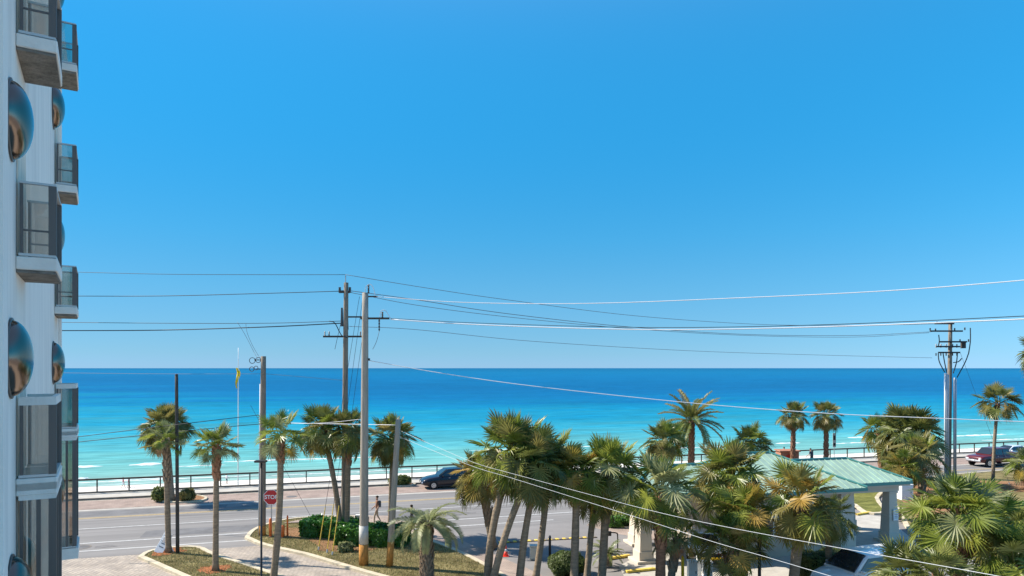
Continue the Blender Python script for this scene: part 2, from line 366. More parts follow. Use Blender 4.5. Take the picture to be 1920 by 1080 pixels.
# breaking waves: low foam crests lying on the water (uncountable foam = stuff)
M['foam'] = mat('foam', (.62, .66, .65), .9, .1, noise=(1.2, .12, 6))
rnd = random.Random(5)
fv = []; ff = []
def foam(x0, x1, y, th, zh=.35):
    a = G(x0, y, SEAZ); b = G(x1, y, SEAZ); u0, v0 = uv(a); u1, v1 = uv(b)
    n = max(6, int((u1-u0)/.8)); base = len(fv)
    for i in range(n+1):
        t = i/n; u = u0+(u1-u0)*t; v = v0+(v1-v0)*t*0+rnd.uniform(-.3, .3)
        w = th*math.sin(math.pi*min(1, max(0.02, t)))**.5*rnd.uniform(.35, 1.15)+.05
        h = zh*min(1, w/th)*rnd.uniform(.6, 1.1)
        for dv, dz in ((-w, .02), (-w*.45, h), (w*.3, h*.8), (w, .02)): fv.append(RV(u, v+dv, SEAZ+dz))
    for i in range(n):
        for k in range(3): q = base+i*4+k; ff.append((q, q+4, q+5, q+1))
for a in [(140, 190, 876, 1.5), (243, 300, 872, 1.9, .4), (143, 165, 898, .7), (200, 330, 901, .5, .1), (330, 420, 875, .6, .1), (420, 600, 866, .8, .15), (560, 760, 862, .9, .15),
          (1455, 1512, 832, 1.3), (1590, 1680, 821, 1.4), (1560, 1700, 832, .9, .15), (1790, 1925, 818, 1.3), (1840, 1960, 826, .9, .15), (880, 1200, 845, .7, .1), (1230, 1400, 842, .6, .1), (90, 480, 908, .5, .06), (480, 900, 893, .5, .06)]: foam(*a)
o = rawobj('sea_foam', fv, ff, M['foam'], smooth=True); props(o, 'white foam of small waves breaking along the beach', 'foam', None, 'stuff')

# ------------------------------------------------------------------ road, pavement, markings
US = [-120, -60, -20, 12, 20, 28, 60, 140]
def near_edge(u):
    pts = [(-200, 42.5), (13, 42.5), (20, 44.2), (30, 50.3), (200, 50.3)]
    for (a, va), (b, vb) in zip(pts, pts[1:]):
        if u <= b: return va+(vb-va)*(u-a)/(b-a)
def ribbon(name, v0, v1, u0, u1, z, m, du=6, parent=None, **k):
    us = [u0+(u1-u0)*i/max(1, int((u1-u0)/du)) for i in range(max(1, int((u1-u0)/du))+1)]
    f0 = v0 if callable(v0) else (lambda u: v0); f1 = v1 if callable(v1) else (lambda u: v1)
    verts = []; faces = []
    for u in us: verts += [RV(u, f0(u), z), RV(u, f1(u), z)]
    for i in range(len(us)-1): faces.append((2*i, 2*i+2, 2*i+3, 2*i+1))
    return props(rawobj(name, verts, faces, m, parent), kind='structure', **k)
ribbon('road', near_edge, 56.9, -140, 160, .004, M['road'], du=3)
ribbon('brick_parking_strip', 56.9, 60.85, -140, 160, .006, M['brick'])
ribbon('gutter', 56.35, 56.75, -140, 160, .009, M['concrete'])
mk = [('yellow_line', 53.42, 53.54, -140, 160, M['yellow_paint']), ('yellow_line', 53.66, 53.78, -140, 160, M['yellow_paint']),
      ('white_line', 50.05, 50.2, -140, 30, M['white_paint']), ('white_line', 50.75, 50.9, 34, 160, M['white_paint']),
      ('white_line', 45.9, 46.08, -140, 22, M['white_paint']), ('white_line', 43.95, 44.12, -140, 16, M['white_paint'])]
for nme, a, b, c, d, m in mk: ribbon(nme, a, b, c, d, .010, m)
# asphalt repair patches and tar snakes
M['tar'] = mat('tar_seal', (.13, .125, .125), .9, .2, noise=(1, .3, 6))
M['patch'] = mat('asphalt_patch', (.15, .145, .145), .9, .2, noise=(.8, .25, 8))
for (u0, u1, v0, v1) in [(-40, -31, 54.1, 56.1), (-28, -22, 47.0, 49.3), (-16, -6, 54.2, 56.0), (-10, -3, 46.6, 48.4), (2, 8, 47.2, 49.6), (14, 25, 54.0, 56.2), (30, 42, 54.2, 56)]:
    ribbon('asphalt_patch', v0, v1, u0, u1, .007, M['patch'], du=3)
rr = random.Random(8)
for k in range(16):
    u0 = rr.uniform(-45, 25); v0 = rr.uniform(46, 56)
    pts = [(u0, v0)]
    for i in range(7): pts.append((pts[-1][0]+rr.uniform(.5, 1.4), pts[-1][1]+rr.uniform(-.25, .25)))
    vs_ = []; fs_ = []
    for (u, v) in pts: vs_ += [RV(u, v-.03, .0085), RV(u, v+.03, .0085)]
    for i in range(len(pts)-1): fs_.append((2*i, 2*i+2, 2*i+3, 2*i+1))
    props(rawobj('tar_line', vs_, fs_, M['tar']), kind='structure')
rs_ = random.Random(21)
M['stain'] = mat('oil_stain', (.165, .155, .148), .85, .2, noise=(3, .25, 6)); M['kerb_sand'] = mat('blown_sand', (.36, .32, .26), 1, .05, noise=(2, .25, 7))
for k in range(26):
    u0 = rs_.uniform(-42, 30); v0 = rs_.choice((48.2, 52, 55, 47.6, 55.3, 44.9))+rs_.uniform(-.4, .4); rr_ = rs_.uniform(.15, .55); n_ = 14
    vs_ = [RV(u0, v0, .0115)]+[RV(u0+math.cos(6.283*i/n_)*rr_*rs_.uniform(1.2, 2.6), v0+math.sin(6.283*i/n_)*rr_*rs_.uniform(.6, 1.1), .0115) for i in range(n_)]
    props(rawobj('oil_stain', vs_, [(0, 1+i, 1+(i+1) % n_) for i in range(n_)], M['stain']), kind='structure')
us_ = [-140+i*.9 for i in range(330)]; vs_ = []; fs_ = []
for u in us_: vs_ += [RV(u, 60.85, .0075), RV(u, 60.85-rs_.uniform(.05, .38), .0075)]
for i in range(len(us_)-1): fs_.append((2*i, 2*i+1, 2*i+3, 2*i+2))
props(rawobj('blown_sand', vs_, fs_, M['kerb_sand']), kind='structure')
# raised pavement with kerb
def slab(name, v0, v1, z0, z1, u0, u1, m):
    bm = bmesh.new(); P = [RV(u0, v0), RV(u1, v0), RV(u1, v1), RV(u0, v1)]; prism(bm, P, z0, z1)
    return props(obj(name, bm, m), kind='structure')
slab('pavement', 61.05, 63.3, 0.001, .14, -140, 160, M['concrete'])
slab('kerb', 60.85, 61.03, 0.001, .15, -140, 160, M['kerb_dark'])  # shade on this kerb face is put into its dark colour
slab('kerb', 63.32, 63.56, -1.2, .26, -140, 160, M['kerb_dark'])

# islands
def offset_poly(P, d):
    n = len(P); out = []
    area = sum(P[i].x*P[(i+1) % n].y-P[(i+1) % n].x*P[i].y for i in range(n)); s = 1 if area > 0 else -1
    for i in range(n):
        a = (P[i]-P[i-1]); b = (P[(i+1) % n]-P[i]); a.z = b.z = 0; a.normalize(); b.normalize()
        na = Vector((a.y, -a.x, 0))*s; nb = Vector((b.y, -b.x, 0))*s; m = (na+nb)
        m = m.normalized() if m.length > 1e-4 else na
        out.append(P[i]+m*d/max(.5, m.dot(na)))
    return out
def island(pix, m, kerbm, z=.10, kw=.28, kz=.14, k=3):
    P = [G(x, y) for x, y in pix]
    Q = smoothline(P+[P[0]], k)[:-1]
    bm = bmesh.new(); prism(bm, Q, 0.001, z); g = props(obj('planting_island', bm, m), kind='structure')
    if kerbm:
        O = offset_poly(Q, kw); bm = bmesh.new(); n = len(Q)
        q = [[bm.verts.new((p.x, p.y, zz)) for p in L_] for L_, zz in ((Q, 0.002), (Q, kz), (O, kz-.01), (O, 0.002))]
        for i in range(n):
            j = (i+1) % n
            for c in range(3): bm.faces.new((q[c][i], q[c][j], q[c+1][j], q[c+1][i]))
        props(obj('kerb', bm, kerbm), kind='structure')
    return Q
def sheet(name, pix, z, m):
    bm = bmesh.new(); f = bm.faces.new([bm.verts.new(tuple(G(x, y))[:2]+(z,)) for x, y in pix]); f.normal_update()
    if f.normal.z < 0: f.normal_flip()
    bmesh.ops.triangulate(bm, faces=[f])
    me = bpy.data.meshes.new(name); bm.to_mesh(me); bm.free(); me.materials.append(m)
    return props(link(name, me), kind='structure')
sheet('driveway_paving', [(-200, 1062), (110, 1050), (260, 1040), (380, 1029), (452, 1009), (560, 1040), (700, 1080), (900, 1130), (900, 1300), (-400, 1300)], .003, M['pavers'])
_b = bmesh.new(); _f = _b.faces.new([_b.verts.new(p) for p in ((-60, -40, .0025), (30, -40, .0025), (30, 25, .0025), (-60, 25, .0025))])
props(obj('bounce_apron', _b, M['concrete']), kind='structure')  # unseen pale ground, added to bounce light onto the facade
ISL1 = island([(270, 1046), (285, 1037), (320, 1031), (366, 1030), (395, 1043), (480, 1071), (640, 1130), (760, 1200), (560, 1220), (430, 1120)], M['grass'], M['kerb'])
ISL2 = island([(468, 1010), (478, 998), (500, 987), (540, 977), (600, 972), (660, 971), (720, 975), (765, 1003), (812, 1020), (867, 1043), (930, 1078), (980, 1120), (900, 1150), (780, 1100), (690, 1074), (606, 1049), (575, 1040), (500, 1023)], M['grass'], M['kerb'])
sheet('crossing_pad', [(530, 985), (600, 971), (735, 971), (760, 1000), (640, 980)], .155, M['pink_pavers'])
sheet('walkway', [(735, 973), (800, 985), (905, 1030), (1010, 1075), (1040, 1095), (980, 1100), (915, 1062), (812, 1018), (768, 1000)], .005, M['pink_pavers'])
# mulch rings
def blob(cx, cy, r, z, m, name='mulch_bed', seed=1, sx=1.0):
    rn = random.Random(seed); c = G(cx, cy); vs_ = [(c.x, c.y, z+.05)]; n = 22
    for i in range(n):
        a = 2*math.pi*i/n; q = r*rn.uniform(.75, 1.2); vs_.append((c.x+math.cos(a)*q*sx, c.y+math.sin(a)*q, z))
    return props(rawobj(name, vs_, [(0, 1+i, 1+(i+1) % n) for i in range(n)], m), kind='structure')
blob(316, 1037, .85, .106, M['red_mulch'], seed=2); blob(404, 1070, .8, .106, M['red_mulch'], seed=3)
blob(668, 1014, 2.5, .106, M['mulch'], seed=4, sx=1.3); blob(590, 1000, 1.6, .112, M['mulch'], seed=6, sx=1.5)
island([(290, 932), (300, 939), (330, 943), (372, 941), (384, 935), (360, 930), (320, 928)], M['mulch'], M['kerb'], kw=.2, k=2)
island([(728, 907), (740, 912), (768, 912), (776, 906), (755, 902)], M['mulch'], M['kerb'], kw=.2, k=2)
island([(1395, 878), (1410, 884), (1440, 882), (1445, 876), (1415, 873)], M['mulch'], M['kerb'], kw=.2, k=2)
island([(1225, 897), (1240, 903), (1268, 901), (1272, 894), (1245, 891)], M['mulch'], M['kerb'], kw=.2, k=2)
# entrance island on the right of the driveway
island([(1120, 968), (1160, 955), (1260, 940), (1420, 925), (1590, 905), (1640, 903), (1660, 915), (1640, 935), (1655, 960), (1625, 962), (1590, 944), (1480, 950), (1300, 975), (1215, 990), (1150, 985)], M['grass_green'], M['kerb'], k=3)
sheet('walkway', [(1110, 975), (1150, 987), (1210, 998), (1300, 985), (1310, 993), (1225, 1012), (1150, 1000), (1100, 985)], .006, M['pink_pavers'])
island([(1655, 915), (1690, 905), (1760, 895), (1850, 887), (1990, 876), (2200, 870), (2300, 900), (2100, 960), (1990, 1010), (1900, 1040), (1780, 1030), (1715, 1000), (1690, 960)], M['grass'], M['kerb'], k=3)
sheet('mulch_bed', [(1680, 920), (1760, 903), (1880, 905), (1990, 905), (1990, 925), (1880, 925), (1840, 990), (1760, 1000), (1705, 965)], .125, M['mulch'])
sheet('gatehouse_pad', [(1160, 1062), (1200, 1040), (1260, 1030), (1420, 1028), (1560, 1040), (1600, 1035), (1600, 1060), (1560, 1075), (1420, 1095), (1180, 1100)], .012, M['concrete'])
sheet('driveway_lane', [(1605, 962), (1660, 970), (1710, 1010), (1760, 1040), (1600, 1060), (1600, 1030)], .009, M['concrete'])

# grass blades: uncountable, one mesh per lawn
def blades(name, Q, n, z, mats, seed, hmin=.04, hmax=.11, label=''):
    rn = random.Random(seed); xs = [p.x for p in Q]; ys = [p.y for p in Q]; vs_ = []; fs_ = []; mi = []
    def inside(x, y):
        c = False; j = len(Q)-1
        for i in range(len(Q)):
            if (Q[i].y > y) != (Q[j].y > y) and x < (Q[j].x-Q[i].x)*(y-Q[i].y)/(Q[j].y-Q[i].y)+Q[i].x: c = not c
            j = i
        return c
    k = 0
    while k < n:
        x = rn.uniform(min(xs), max(xs)); y = rn.uniform(min(ys), max(ys))
        if not inside(x, y): continue
        a = rn.uniform(0, 6.28); w = rn.uniform(.008, .02); h = rn.uniform(hmin, hmax); b = len(vs_)
        dx, dy = math.cos(a)*w, math.sin(a)*w
        vs_ += [(x-dx, y-dy, z), (x+dx, y+dy, z), (x+rn.uniform(-.04, .04), y+rn.uniform(-.04, .04), z+h)]
        fs_.append((b, b+1, b+2)); mi.append(rn.choice([0, 0, 1])); k += 1
    return props(rawobj(name, vs_, fs_, mats, mi=mi), label, 'grass', None, 'stuff')
M['blade_dry'] = leafmat('dry_blade', (.33, .27, .13), .9, .2, 0); M['blade_green'] = leafmat('green_blade', (.15, .17, .05), .8, .2, 0)
blades('grass_tufts', ISL1, 16000, .10, [M['blade_dry'], M['blade_green']], 1, label='short dry grass growing on the small palm island by the driveway')
blades('grass_tufts', ISL2, 30000, .10, [M['blade_dry'], M['blade_green']], 2, label='short dry grass growing on the large island round the utility poles')

# ------------------------------------------------------------------ the condominium at the left
E_ = Vector((-.515, .857, 0)).normalized(); M_ = Vector((E_.y, -E_.x, 0)); P0 = Vector((-6.17, 8.4, 0))
def F(s, o, z): return P0+E_*s+M_*o+Vector((0, 0, z))
bld = empty('condominium_building', tuple(F(0, -3, 0)), 'white stucco condominium facade at the left edge with domed windows and glass bays', 'building')
def fbox(bm, s0, s1, o0, o1, z0, z1, bev=0):
    P = [F(s0, o0, 0), F(s1, o0, 0), F(s1, o1, 0), F(s0, o1, 0)]
    a = [bm.verts.new((p.x, p.y, z0)) for p in P]; b = [bm.verts.new((p.x, p.y, z1)) for p in P]
    fs = [bm.faces.new(a[::-1]), bm.faces.new(b)]+[bm.faces.new((a[i], a[(i+1) % 4], b[(i+1) % 4], b[i])) for i in range(4)]
    if bev: bmesh.ops.bevel(bm, geom=list({e for f in fs for e in f.edges}), offset=bev, segments=1, affect='EDGES')
def bpart(name, fn, m, parent=None, smooth=False):
    bm = bmesh.new(); fn(bm); return obj(name, bm, m, parent or bld, smooth, world=True) if (parent is None or parent is bld) else sub(name, bm, m, parent, smooth)
def sub(name, bm, m, parent, smooth=False):
    o = obj(name, bm, m, parent, smooth)
    o.matrix_parent_inverse = Matrix.Translation(bld.location).inverted() @ Matrix.Identity(4) if False else o.matrix_parent_inverse
    root = parent
    mats_ = Matrix.Identity(4)
    while root: 
        mats_ = (Matrix.LocRotScale(root.location, root.rotation_euler, root.scale)) @ mats_ if False else mats_
        root = root.parent
    return o
FL = [8.93, 11.84, 14.75, 17.66]
PER = 8.5
def shell(bm):
    # facade with shallow door recesses behind each bay
    fbox(bm, -7.5, 11.2, -9, 0, -.05, 20.5)
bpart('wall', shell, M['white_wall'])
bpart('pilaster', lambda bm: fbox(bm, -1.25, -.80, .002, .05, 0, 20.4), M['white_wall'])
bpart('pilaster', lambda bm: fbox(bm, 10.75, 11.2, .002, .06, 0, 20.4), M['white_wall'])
# domed mirrored windows
def dome_mesh():
    bm = bmesh.new(); n = 40; m = 14; rings = []
    for j in range(m+1):
        t = j/m*math.pi/2
        rings.append([bm.verts.new((.47*math.cos(t)*math.cos(2*math.pi*k/n), .47*math.cos(t)*math.sin(2*math.pi*k/n), .225*math.sin(t))) for k in range(n)] if j < m else [bm.verts.new((0, 0, .225))])
    for j in range(m-1):
        for k in range(n): bm.faces.new((rings[j][k], rings[j][(k+1) % n], rings[j+1][(k+1) % n], rings[j+1][k]))
    for k in range(n): bm.faces.new((rings[m-1][k], rings[m-1][(k+1) % n], rings[m][0]))
    return mesh_from_bm('dome', bm, M['mirror'], True)
def flange_mesh():
    bm = bmesh.new(); n = 40; q = []
    for r, z in ((.50, .0), (.50, .012), (.485, .018), (.465, .01)): q.append([bm.verts.new((r*math.cos(2*math.pi*k/n), r*math.sin(2*math.pi*k/n), z)) for k in range(n)])
    for j in range(3):
        for k in range(n): bm.faces.new((q[j][k], q[j][(k+1) % n], q[j+1][(k+1) % n], q[j+1][k]))
    return mesh_from_bm('flange', bm, M['bronze'], True)
dm = dome_mesh(); fm = flange_mesh()
domeR = Matrix((( -E_.x, 0, M_.x), (-E_.y, 0, M_.y), (0, 1, 0))).to_4x4()
# columns are local x, y, z axes: x=-E, y=up, z=outward
domeR = Matrix(((-E_.x, 0, M_.x, 0), (-E_.y, 0, M_.y, 0), (0, 1, 0, 0), (0, 0, 0, 1)))
for c in (0, 1):
    for z in (4.7, 7.6, 10.52, 13.45, 16.4, 19.1):
        d = link('domed_window', dm, bld); d.matrix_local = Matrix.Translation(F(c*PER, .01, z)-bld.location) @ domeR
        f = link('window_flange', fm, d)
# glass bays: slab, soffit, posts, panes
M['interior'] = mat('curtain', (.78, .67, .54), .9, .1, noise=(3, .25, 4, (1, 1, .2)))
M['slab_white'] = mat('slab_white', (.80, .73, .65), .9, .2, noise=(2, .1, 8), bump=(25, .4, .02))
def bay(c, zf, lower=False):
    s0 = .56+c*PER; s1 = s0+1.28; o1 = .455
    bm = bmesh.new(); fbox(bm, s0, s1, .001, o1, zf-.15, zf+.02, .012)
    sl_ = obj('balcony_slab', bm, M['slab_white'], bld, world=True)
    def child(nm, fn, m):
        b = bmesh.new(); fn(b); o = obj(nm, b, m, sl_); return o
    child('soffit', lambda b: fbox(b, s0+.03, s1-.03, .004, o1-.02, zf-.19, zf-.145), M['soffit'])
    top = zf+.98; bot = zf+.06
    if lower: top = zf-.21; bot = zf-2.75
    child('door_panel', lambda b: fbox(b, s0+.1, s1-.1, .003, .02, bot, min(top+ (0 if lower else 1.0), zf+2.1)), M['interior'])
    w = .03; thick = .03 if zf > 10 else .11; rm_ = M['bronze_light'] if zf > 10 else M['slab_white']
    for (sa, oa, sw, ow) in ((s0+w, o1-.055, .05, .09), (s1-w, o1-w, .06, .05), (s0+w, .06, .03, .04), (s1-w, .06, .03, .04)):
        child('post', lambda b: fbox(b, sa-sw*.5, sa+sw*.5, oa-ow*.5, oa+ow*.5, bot, top), M['bronze'])
    for sa, sb_, oa, ob in ((s0+.01, s0+.055, .03, o1-.02), (s0+.056, s1-.056, o1-.07, o1-.015), (s1-.055, s1-.01, .03, o1-.02)):
        child('top_rail', lambda b: fbox(b, sa, sb_, oa, ob, top, top+thick), rm_)
        child('bottom_rail', lambda b: fbox(b, sa, sb_, oa, ob, bot-.03, bot+.005), M['bronze_light'])
    if not lower and zf > 10:
        child('mid_rail', lambda b: fbox(b, s0+.03, s0+.05, .05, o1-.06, zf+.36, zf+.385), M['bronze'])
        child('mid_rail', lambda b: fbox(b, s1-.05, s1-.03, .05, o1-.06, zf+.36, zf+.385), M['bronze'])
    if lower:
        for sm in (s0+.43, s0+.86): child('mullion', lambda b: fbox(b, sm-.02, sm+.02, o1-.07, o1-.03, bot, top), M['bronze'])
        child('mullion', lambda b: fbox(b, s0+.02, s0+.06, .22, .27, bot, top), M['bronze'])
        child('sill', lambda b: fbox(b, s0, s1, .003, o1+.02, bot-.30, bot-.045), M['slab_white'])
    child('pane', lambda b: fbox(b, s0+.034, s0+.042, .08, o1-.07, bot, top), M['glass'])
    child('pane', lambda b: fbox(b, s1-.042, s1-.034, .08, o1-.07, bot, top), M['glass'])
    child('pane', lambda b: fbox(b, s0+.075, s1-.075, o1-.05, o1-.042, bot, top), M['glass'])
for c in (0, 1):
    for zf in FL: bay(c, zf)
    bay(c, FL[0]-.055, True)

# ------------------------------------------------------------------ railing along the beach
rl = empty('beach_railing', tuple(RV(0, 63.44, .26)), 'long weathered brown railing along the far pavement above the beach', 'railing')
def rl_part(name, bm, m): return obj(name, bm, m, rl, world=True)
bm = bmesh.new(); box(bm, (0, 0, 0), (.09, .09, .96)); post_me = mesh_from_bm('post', bm, M['rail'])
u = -52.0; GAP = (36.2, 37.9)
us = []
while u < 110:
    us.append(u); u += 2.35
for u in us:
    link('post', post_me, rl, loc=tuple(RV(u, 63.44, .74)-rl.location), rot=(0, 0, RA))
for i in range(len(us)-1):
    bm = bmesh.new(); c = RV((us[i]+us[i+1])/2, 63.44, 1.255)-rl.location
    box(bm, c, (2.345, .17, .13), RA); obj('top_rail', bm, M['rail'], rl)
M['cable'] = mat('thin_cable', (.3, .3, .29), .5, .4)
for z in (.45, .7, .95):
    bm = bmesh.new(); tube(bm, [RV(us[0], 63.44, z), RV(us[-1], 63.44, z)], .007, 4); rl_part('wire_strand', bm, M['cable'])

# ------------------------------------------------------------------ utility poles
def pole(name, base, top, r0, r1, m, label, cat='utility pole', group=None, bands=None):
    b = empty(name, tuple(base), label, cat, group)
    bm = bmesh.new(); n = 10
    h = top-base
    tube(bm, [h*(i/n) for i in range(n+1)], [r0+(r1-r0)*i/n for i in range(n+1)], 14)
    obj('shaft', bm, m, b, True)
    return b
def lpart(parent, name, fn, m, smooth=False):
    bm = bmesh.new(); fn(bm); return obj(name, bm, m, parent, smooth)
def arm(parent, name, c, L_, th=.10, rz=0, m=None):
    return lpart(parent, name, lambda b: box(b, c, (L_, th, th), rz), m or M['dark_pole'])
def insulator(parent, p, up=True, h=.3, r=.06, m=None):
    def f(b):
        pts = []; rs = []
        for i in range(9):
            pts.append(Vector(p)+Vector((0, 0, (1 if up else -1)*h*i/8))); rs.append(r*(1 if i % 2 else .5))
        tube(b, pts, rs, 8)
    return lpart(parent, 'insulator', f, m or M['insul'])
# P1 tall far pole
b1 = G(645, 1004); t1 = at(649, 530, b1.y)
P1 = pole('utility_pole', b1, t1, .20, .14, M['wood_pole'], 'tall weathered pole with a low crossarm behind the palm pair, left of the thickest pole')
Z1 = b1.y; s1_ = Z1/FPX
def rel(b, x, y, dz=0, Z=None): return at(x, y, Z or b.y)-b+Vector((0, dz, 0))
lpart(P1, 'lightning_rod', lambda b: tube(b, [rel(b1, 648, 530), rel(b1, 648, 515)], .03, 6), M['steel'])
arm(P1, 'crossarm', rel(b1, 642, 631), 72*s1_, .11)
arm(P1, 'bracket', rel(b1, 646, 547), 20*s1_, .16)
for x in (637, 656): insulator(P1, rel(b1, x, 549), True, .35, .10)
arm(P1, 'crossarm', rel(b1, 668, 594)+Vector((0, .1, 0)), 44*s1_, .09)
for x in (609, 617, 676): insulator(P1, rel(b1, x, 630), True, .28, .05)
for (x, y0, y1) in ((641, 577, 612), (651, 590, 618)): lpart(P1, 'surge_arrester', lambda b: tube(b, [rel(b1, x, y0), rel(b1, x, y1)], [.06, .09], 8), M['insul'])
# P2 thick near pole
b2 = G(682, 1059, .1); t2 = at(685, 549, b2.y)
P2 = pole('utility_pole', b2, t2, .24, .155, M['wood_pole2'], 'thickest pale pole with a rust-orange foot standing on the dry grass')
s2 = b2.y/FPX
lpart(P2, 'rusty_foot', lambda b: tube(b, [Vector((0, 0, 0)), rel(b2, 682, 1020)], [.247, .243], 16), M['rust_base'], True)
M['chalk'] = mat('chalky_band', (.52, .50, .46), .95, .1, noise=(3, .1, 6))
lpart(P2, 'pale_band', lambda b: tube(b, [rel(b2, 682, 1019), rel(b2, 682, 985)], [.243, .239], 16), M['chalk'], True)
arm(P2, 'crossarm', rel(b2, 703, 597), 54*s2, .10)
arm(P2, 'bracket', rel(b2, 697, 556), 22*s2, .07)
insulator(P2, rel(b2, 691, 550), True, .45, .06)
insulator(P2, rel(b2, 717, 596), True, .32, .06); insulator(P2, rel(b2, 711, 599), False, .6, .05)
lpart(P2, 'jumper_wire', lambda b: tube(b, smoothline([rel(b2, 684, 553), rel(b2, 686, 538), rel(b2, 694, 533), rel(b2, 700, 540), rel(b2, 704, 556)]), .018, 5), M['wire_white'])
lpart(P2, 'jumper_wire', lambda b: tube(b, smoothline([rel(b2, 712, 600), rel(b2, 714, 584), rel(b2, 722, 582), rel(b2, 728, 590), rel(b2, 733, 598)]), .018, 5), M['wire_white'])
insulator(P2, rel(b2, 692, 676), True, .12, .07)
# P3 slim dark
b3 = G(333, 1037, .1); P3 = pole('light_pole', b3, at(331, 704, b3.y), .10, .085, M['dark_pole'], 'slim black pole beside the leaning white board on the small grass island', 'pole')
lpart(P3, 'cap', lambda b: tube(b, [rel(b3, 331, 704), rel(b3, 331, 701)], [.095, .05], 10), M['dark_pole'])
# P4
b4 = G(492, 1004, .1); t4 = at(494, 668, b4.y)
P4 = pole('utility_pole', b4, t4, .20, .15, M['wood_pole'], 'shorter weathered utility pole with loops of hardware at its top, left of the stop sign')
lpart(P4, 'conduit', lambda b: tube(b, [Vector((-.21, -.02, 0)), rel(b4, 489, 720)+Vector((0, -.05, 0))], .05, 8), M['conduit'], True)  # pale pipe added to stand for the pole's sunlit left side
lpart(P4, 'rusty_foot', lambda b: tube(b, [Vector((0, 0, 0)), rel(b4, 492, 985)], [.206, .204], 16), M['rust_base'], True)
arm(P4, 'bracket', rel(b4, 487, 675), 20/FPX*b4.y, .05)
arm(P4, 'bracket', rel(b4, 488, 692), 14/FPX*b4.y, .05)
for (x, y, w) in ((473, 676, .18), (484, 675, .16), (472, 692, .14), (480, 690, .12)):
    lpart(P4, 'wire_loop', lambda b: tube(b, [rel(b4, x, y)+Vector((w*math.cos(a), 0, w*math.sin(a))) for a in [i*math.pi/6 for i in range(13)]], .022, 5), M['insul'])
# P5 stub telephone pole
b5 = G(730, 1062, .1); t5 = at(747, 786, b5.y)
P5 = pole('telephone_pole', b5, t5, .175, .135, M['wood_pole2'], 'short slightly leaning pale pole with a mossy foot, right of the thickest pole', 'pole')
lpart(P5, 'rusty_foot', lambda b: tube(b, [Vector((0, 0, 0)), rel(b5, 733, 1015)], [.182, .176], 16), M['rust_base'], True)
# P7 far right pole with conduits
b7 = G(1778, 896, .1); t7 = at(1782, 607, b7.y); s7 = b7.y/FPX
P7 = pole('utility_pole', b7, t7, .24, .16, M['wood_pole'], 'far right utility pole with grey conduits and stacked crossarms by the red pickup truck')
for x, y in ((1769, 700), (1772, 700), (1775, 702), (1786, 708), (1789, 710)):
    lpart(P7, 'conduit', lambda b: tube(b, [rel(b7, x, 893)+Vector((0, -.22, 0)), rel(b7, x+.3, y)+Vector((0, -.22, 0))], .075, 8), M['conduit'], True)
lpart(P7, 'concrete_pad', lambda b: box(b, (0, -.1, .05), (2.0, 1.0, .3)), M['kerb'])
for (x, y, w) in ((1772, 621, 60), (1785, 641, 50), (1775, 650, 44), (1777, 661, 40), (1768, 607, 36)):
    arm(P7, 'crossarm', rel(b7, x, y)+Vector((0, -.2, 0)), w*s7, .14, 0, M['wire'])
for x in (1755, 1764, 1774, 1786, 1794):
    insulator(P7, rel(b7, x, 652), True, .35, .08, M['insul_grey']); insulator(P7, rel(b7, x, 662), False, .25, .07)
for (x, y) in ((1744, 620), (1754, 621), (1790, 620), (1809, 619), (1757, 608), (1800, 641), (1816, 641)): insulator(P7, rel(b7, x, y), True, .25, .08)
lpart(P7, 'transformer_can', lambda b: tube(b, [rel(b7, 1806, 653), rel(b7, 1806, 641)], .22, 12), M['dark_pole'])
for pts in ([(1756, 662), (1758, 678), (1768, 698)], [(1765, 662), (1768, 680), (1772, 699)], [(1792, 662), (1790, 680), (1784, 700)], [(1813, 662), (1806, 680), (1791, 708)], [(1816, 615), (1816, 640), (1813, 662)], [(1800, 672), (1794, 678), (1784, 680)], [(1757, 628), (1758, 640), (1756, 650)]):
    lpart(P7, 'riser_cable', lambda b: tube(b, smoothline([rel(b7, x, y)+Vector((0, -.25, 0)) for x, y in pts]), .045, 6), M['wire'])

# wires
def wire(pts, r, m, label, k=8):
    P = [at(*p) if len(p) == 3 else p for p in pts]
    base = P[0]; bm = bmesh.new(); tube(bm, [p-base for p in smoothline(P, k)], r, 5)
    o = obj('overhead_wire', bm, m, None, True, loc=tuple(base)); props(o, label, 'wire'); return o
Z2 = b2.y; Z4 = b4.y; Z5 = b5.y; Z7 = b7.y
wire([(100, 509, 46), (300, 514, 44), (500, 515, 43), (648, 515, Z1)], .016, M['wire'], 'topmost of the wires left of the poles, ending at the tallest pole top')
wire([(648, 515, Z1), (800, 540, 44), (950, 562, 47), (1190, 592, 54), (1420, 608, 60), (1600, 610, 65), (1782, 607, Z7)], .018, M['wire_grey'], 'long grey wire sagging from the tallest pole top to the far right pole')
wire([(100, 555, 46), (300, 555, 44), (500, 550, 43), (636, 546, Z1)], .022, M['wire'], 'second wire from the top left of the poles, meeting the double bracket')
wire([(655, 545, Z1), (780, 562, 44), (950, 588, 47), (1180, 613, 54), (1400, 627, 60), (1600, 629, 65), (1748, 622, Z7)], .022, M['wire_grey'], 'long wire from the tall pole bracket to the left tip of the far crossarm')
wire([(655, 548, Z1), (780, 572, 44), (950, 594, 47), (1180, 616, 54), (1400, 629, 60), (1600, 632, 65), (1742, 624, Z7)], .018, M['wire_grey'], 'lower twin of the wire from the tall pole bracket to the far crossarm')
wire([(90, 604, 46), (300, 606, 44), (500, 606, 43), (640, 602, Z1)], .018, M['wire'], 'thinner upper wire of the close pair at mid height left of the poles')
wire([(90, 620, 46), (300, 619, 44), (500, 613, 43), (640, 606, Z1)], .032, M['wire'], 'thicker lower wire of the close pair at mid height left of the poles')
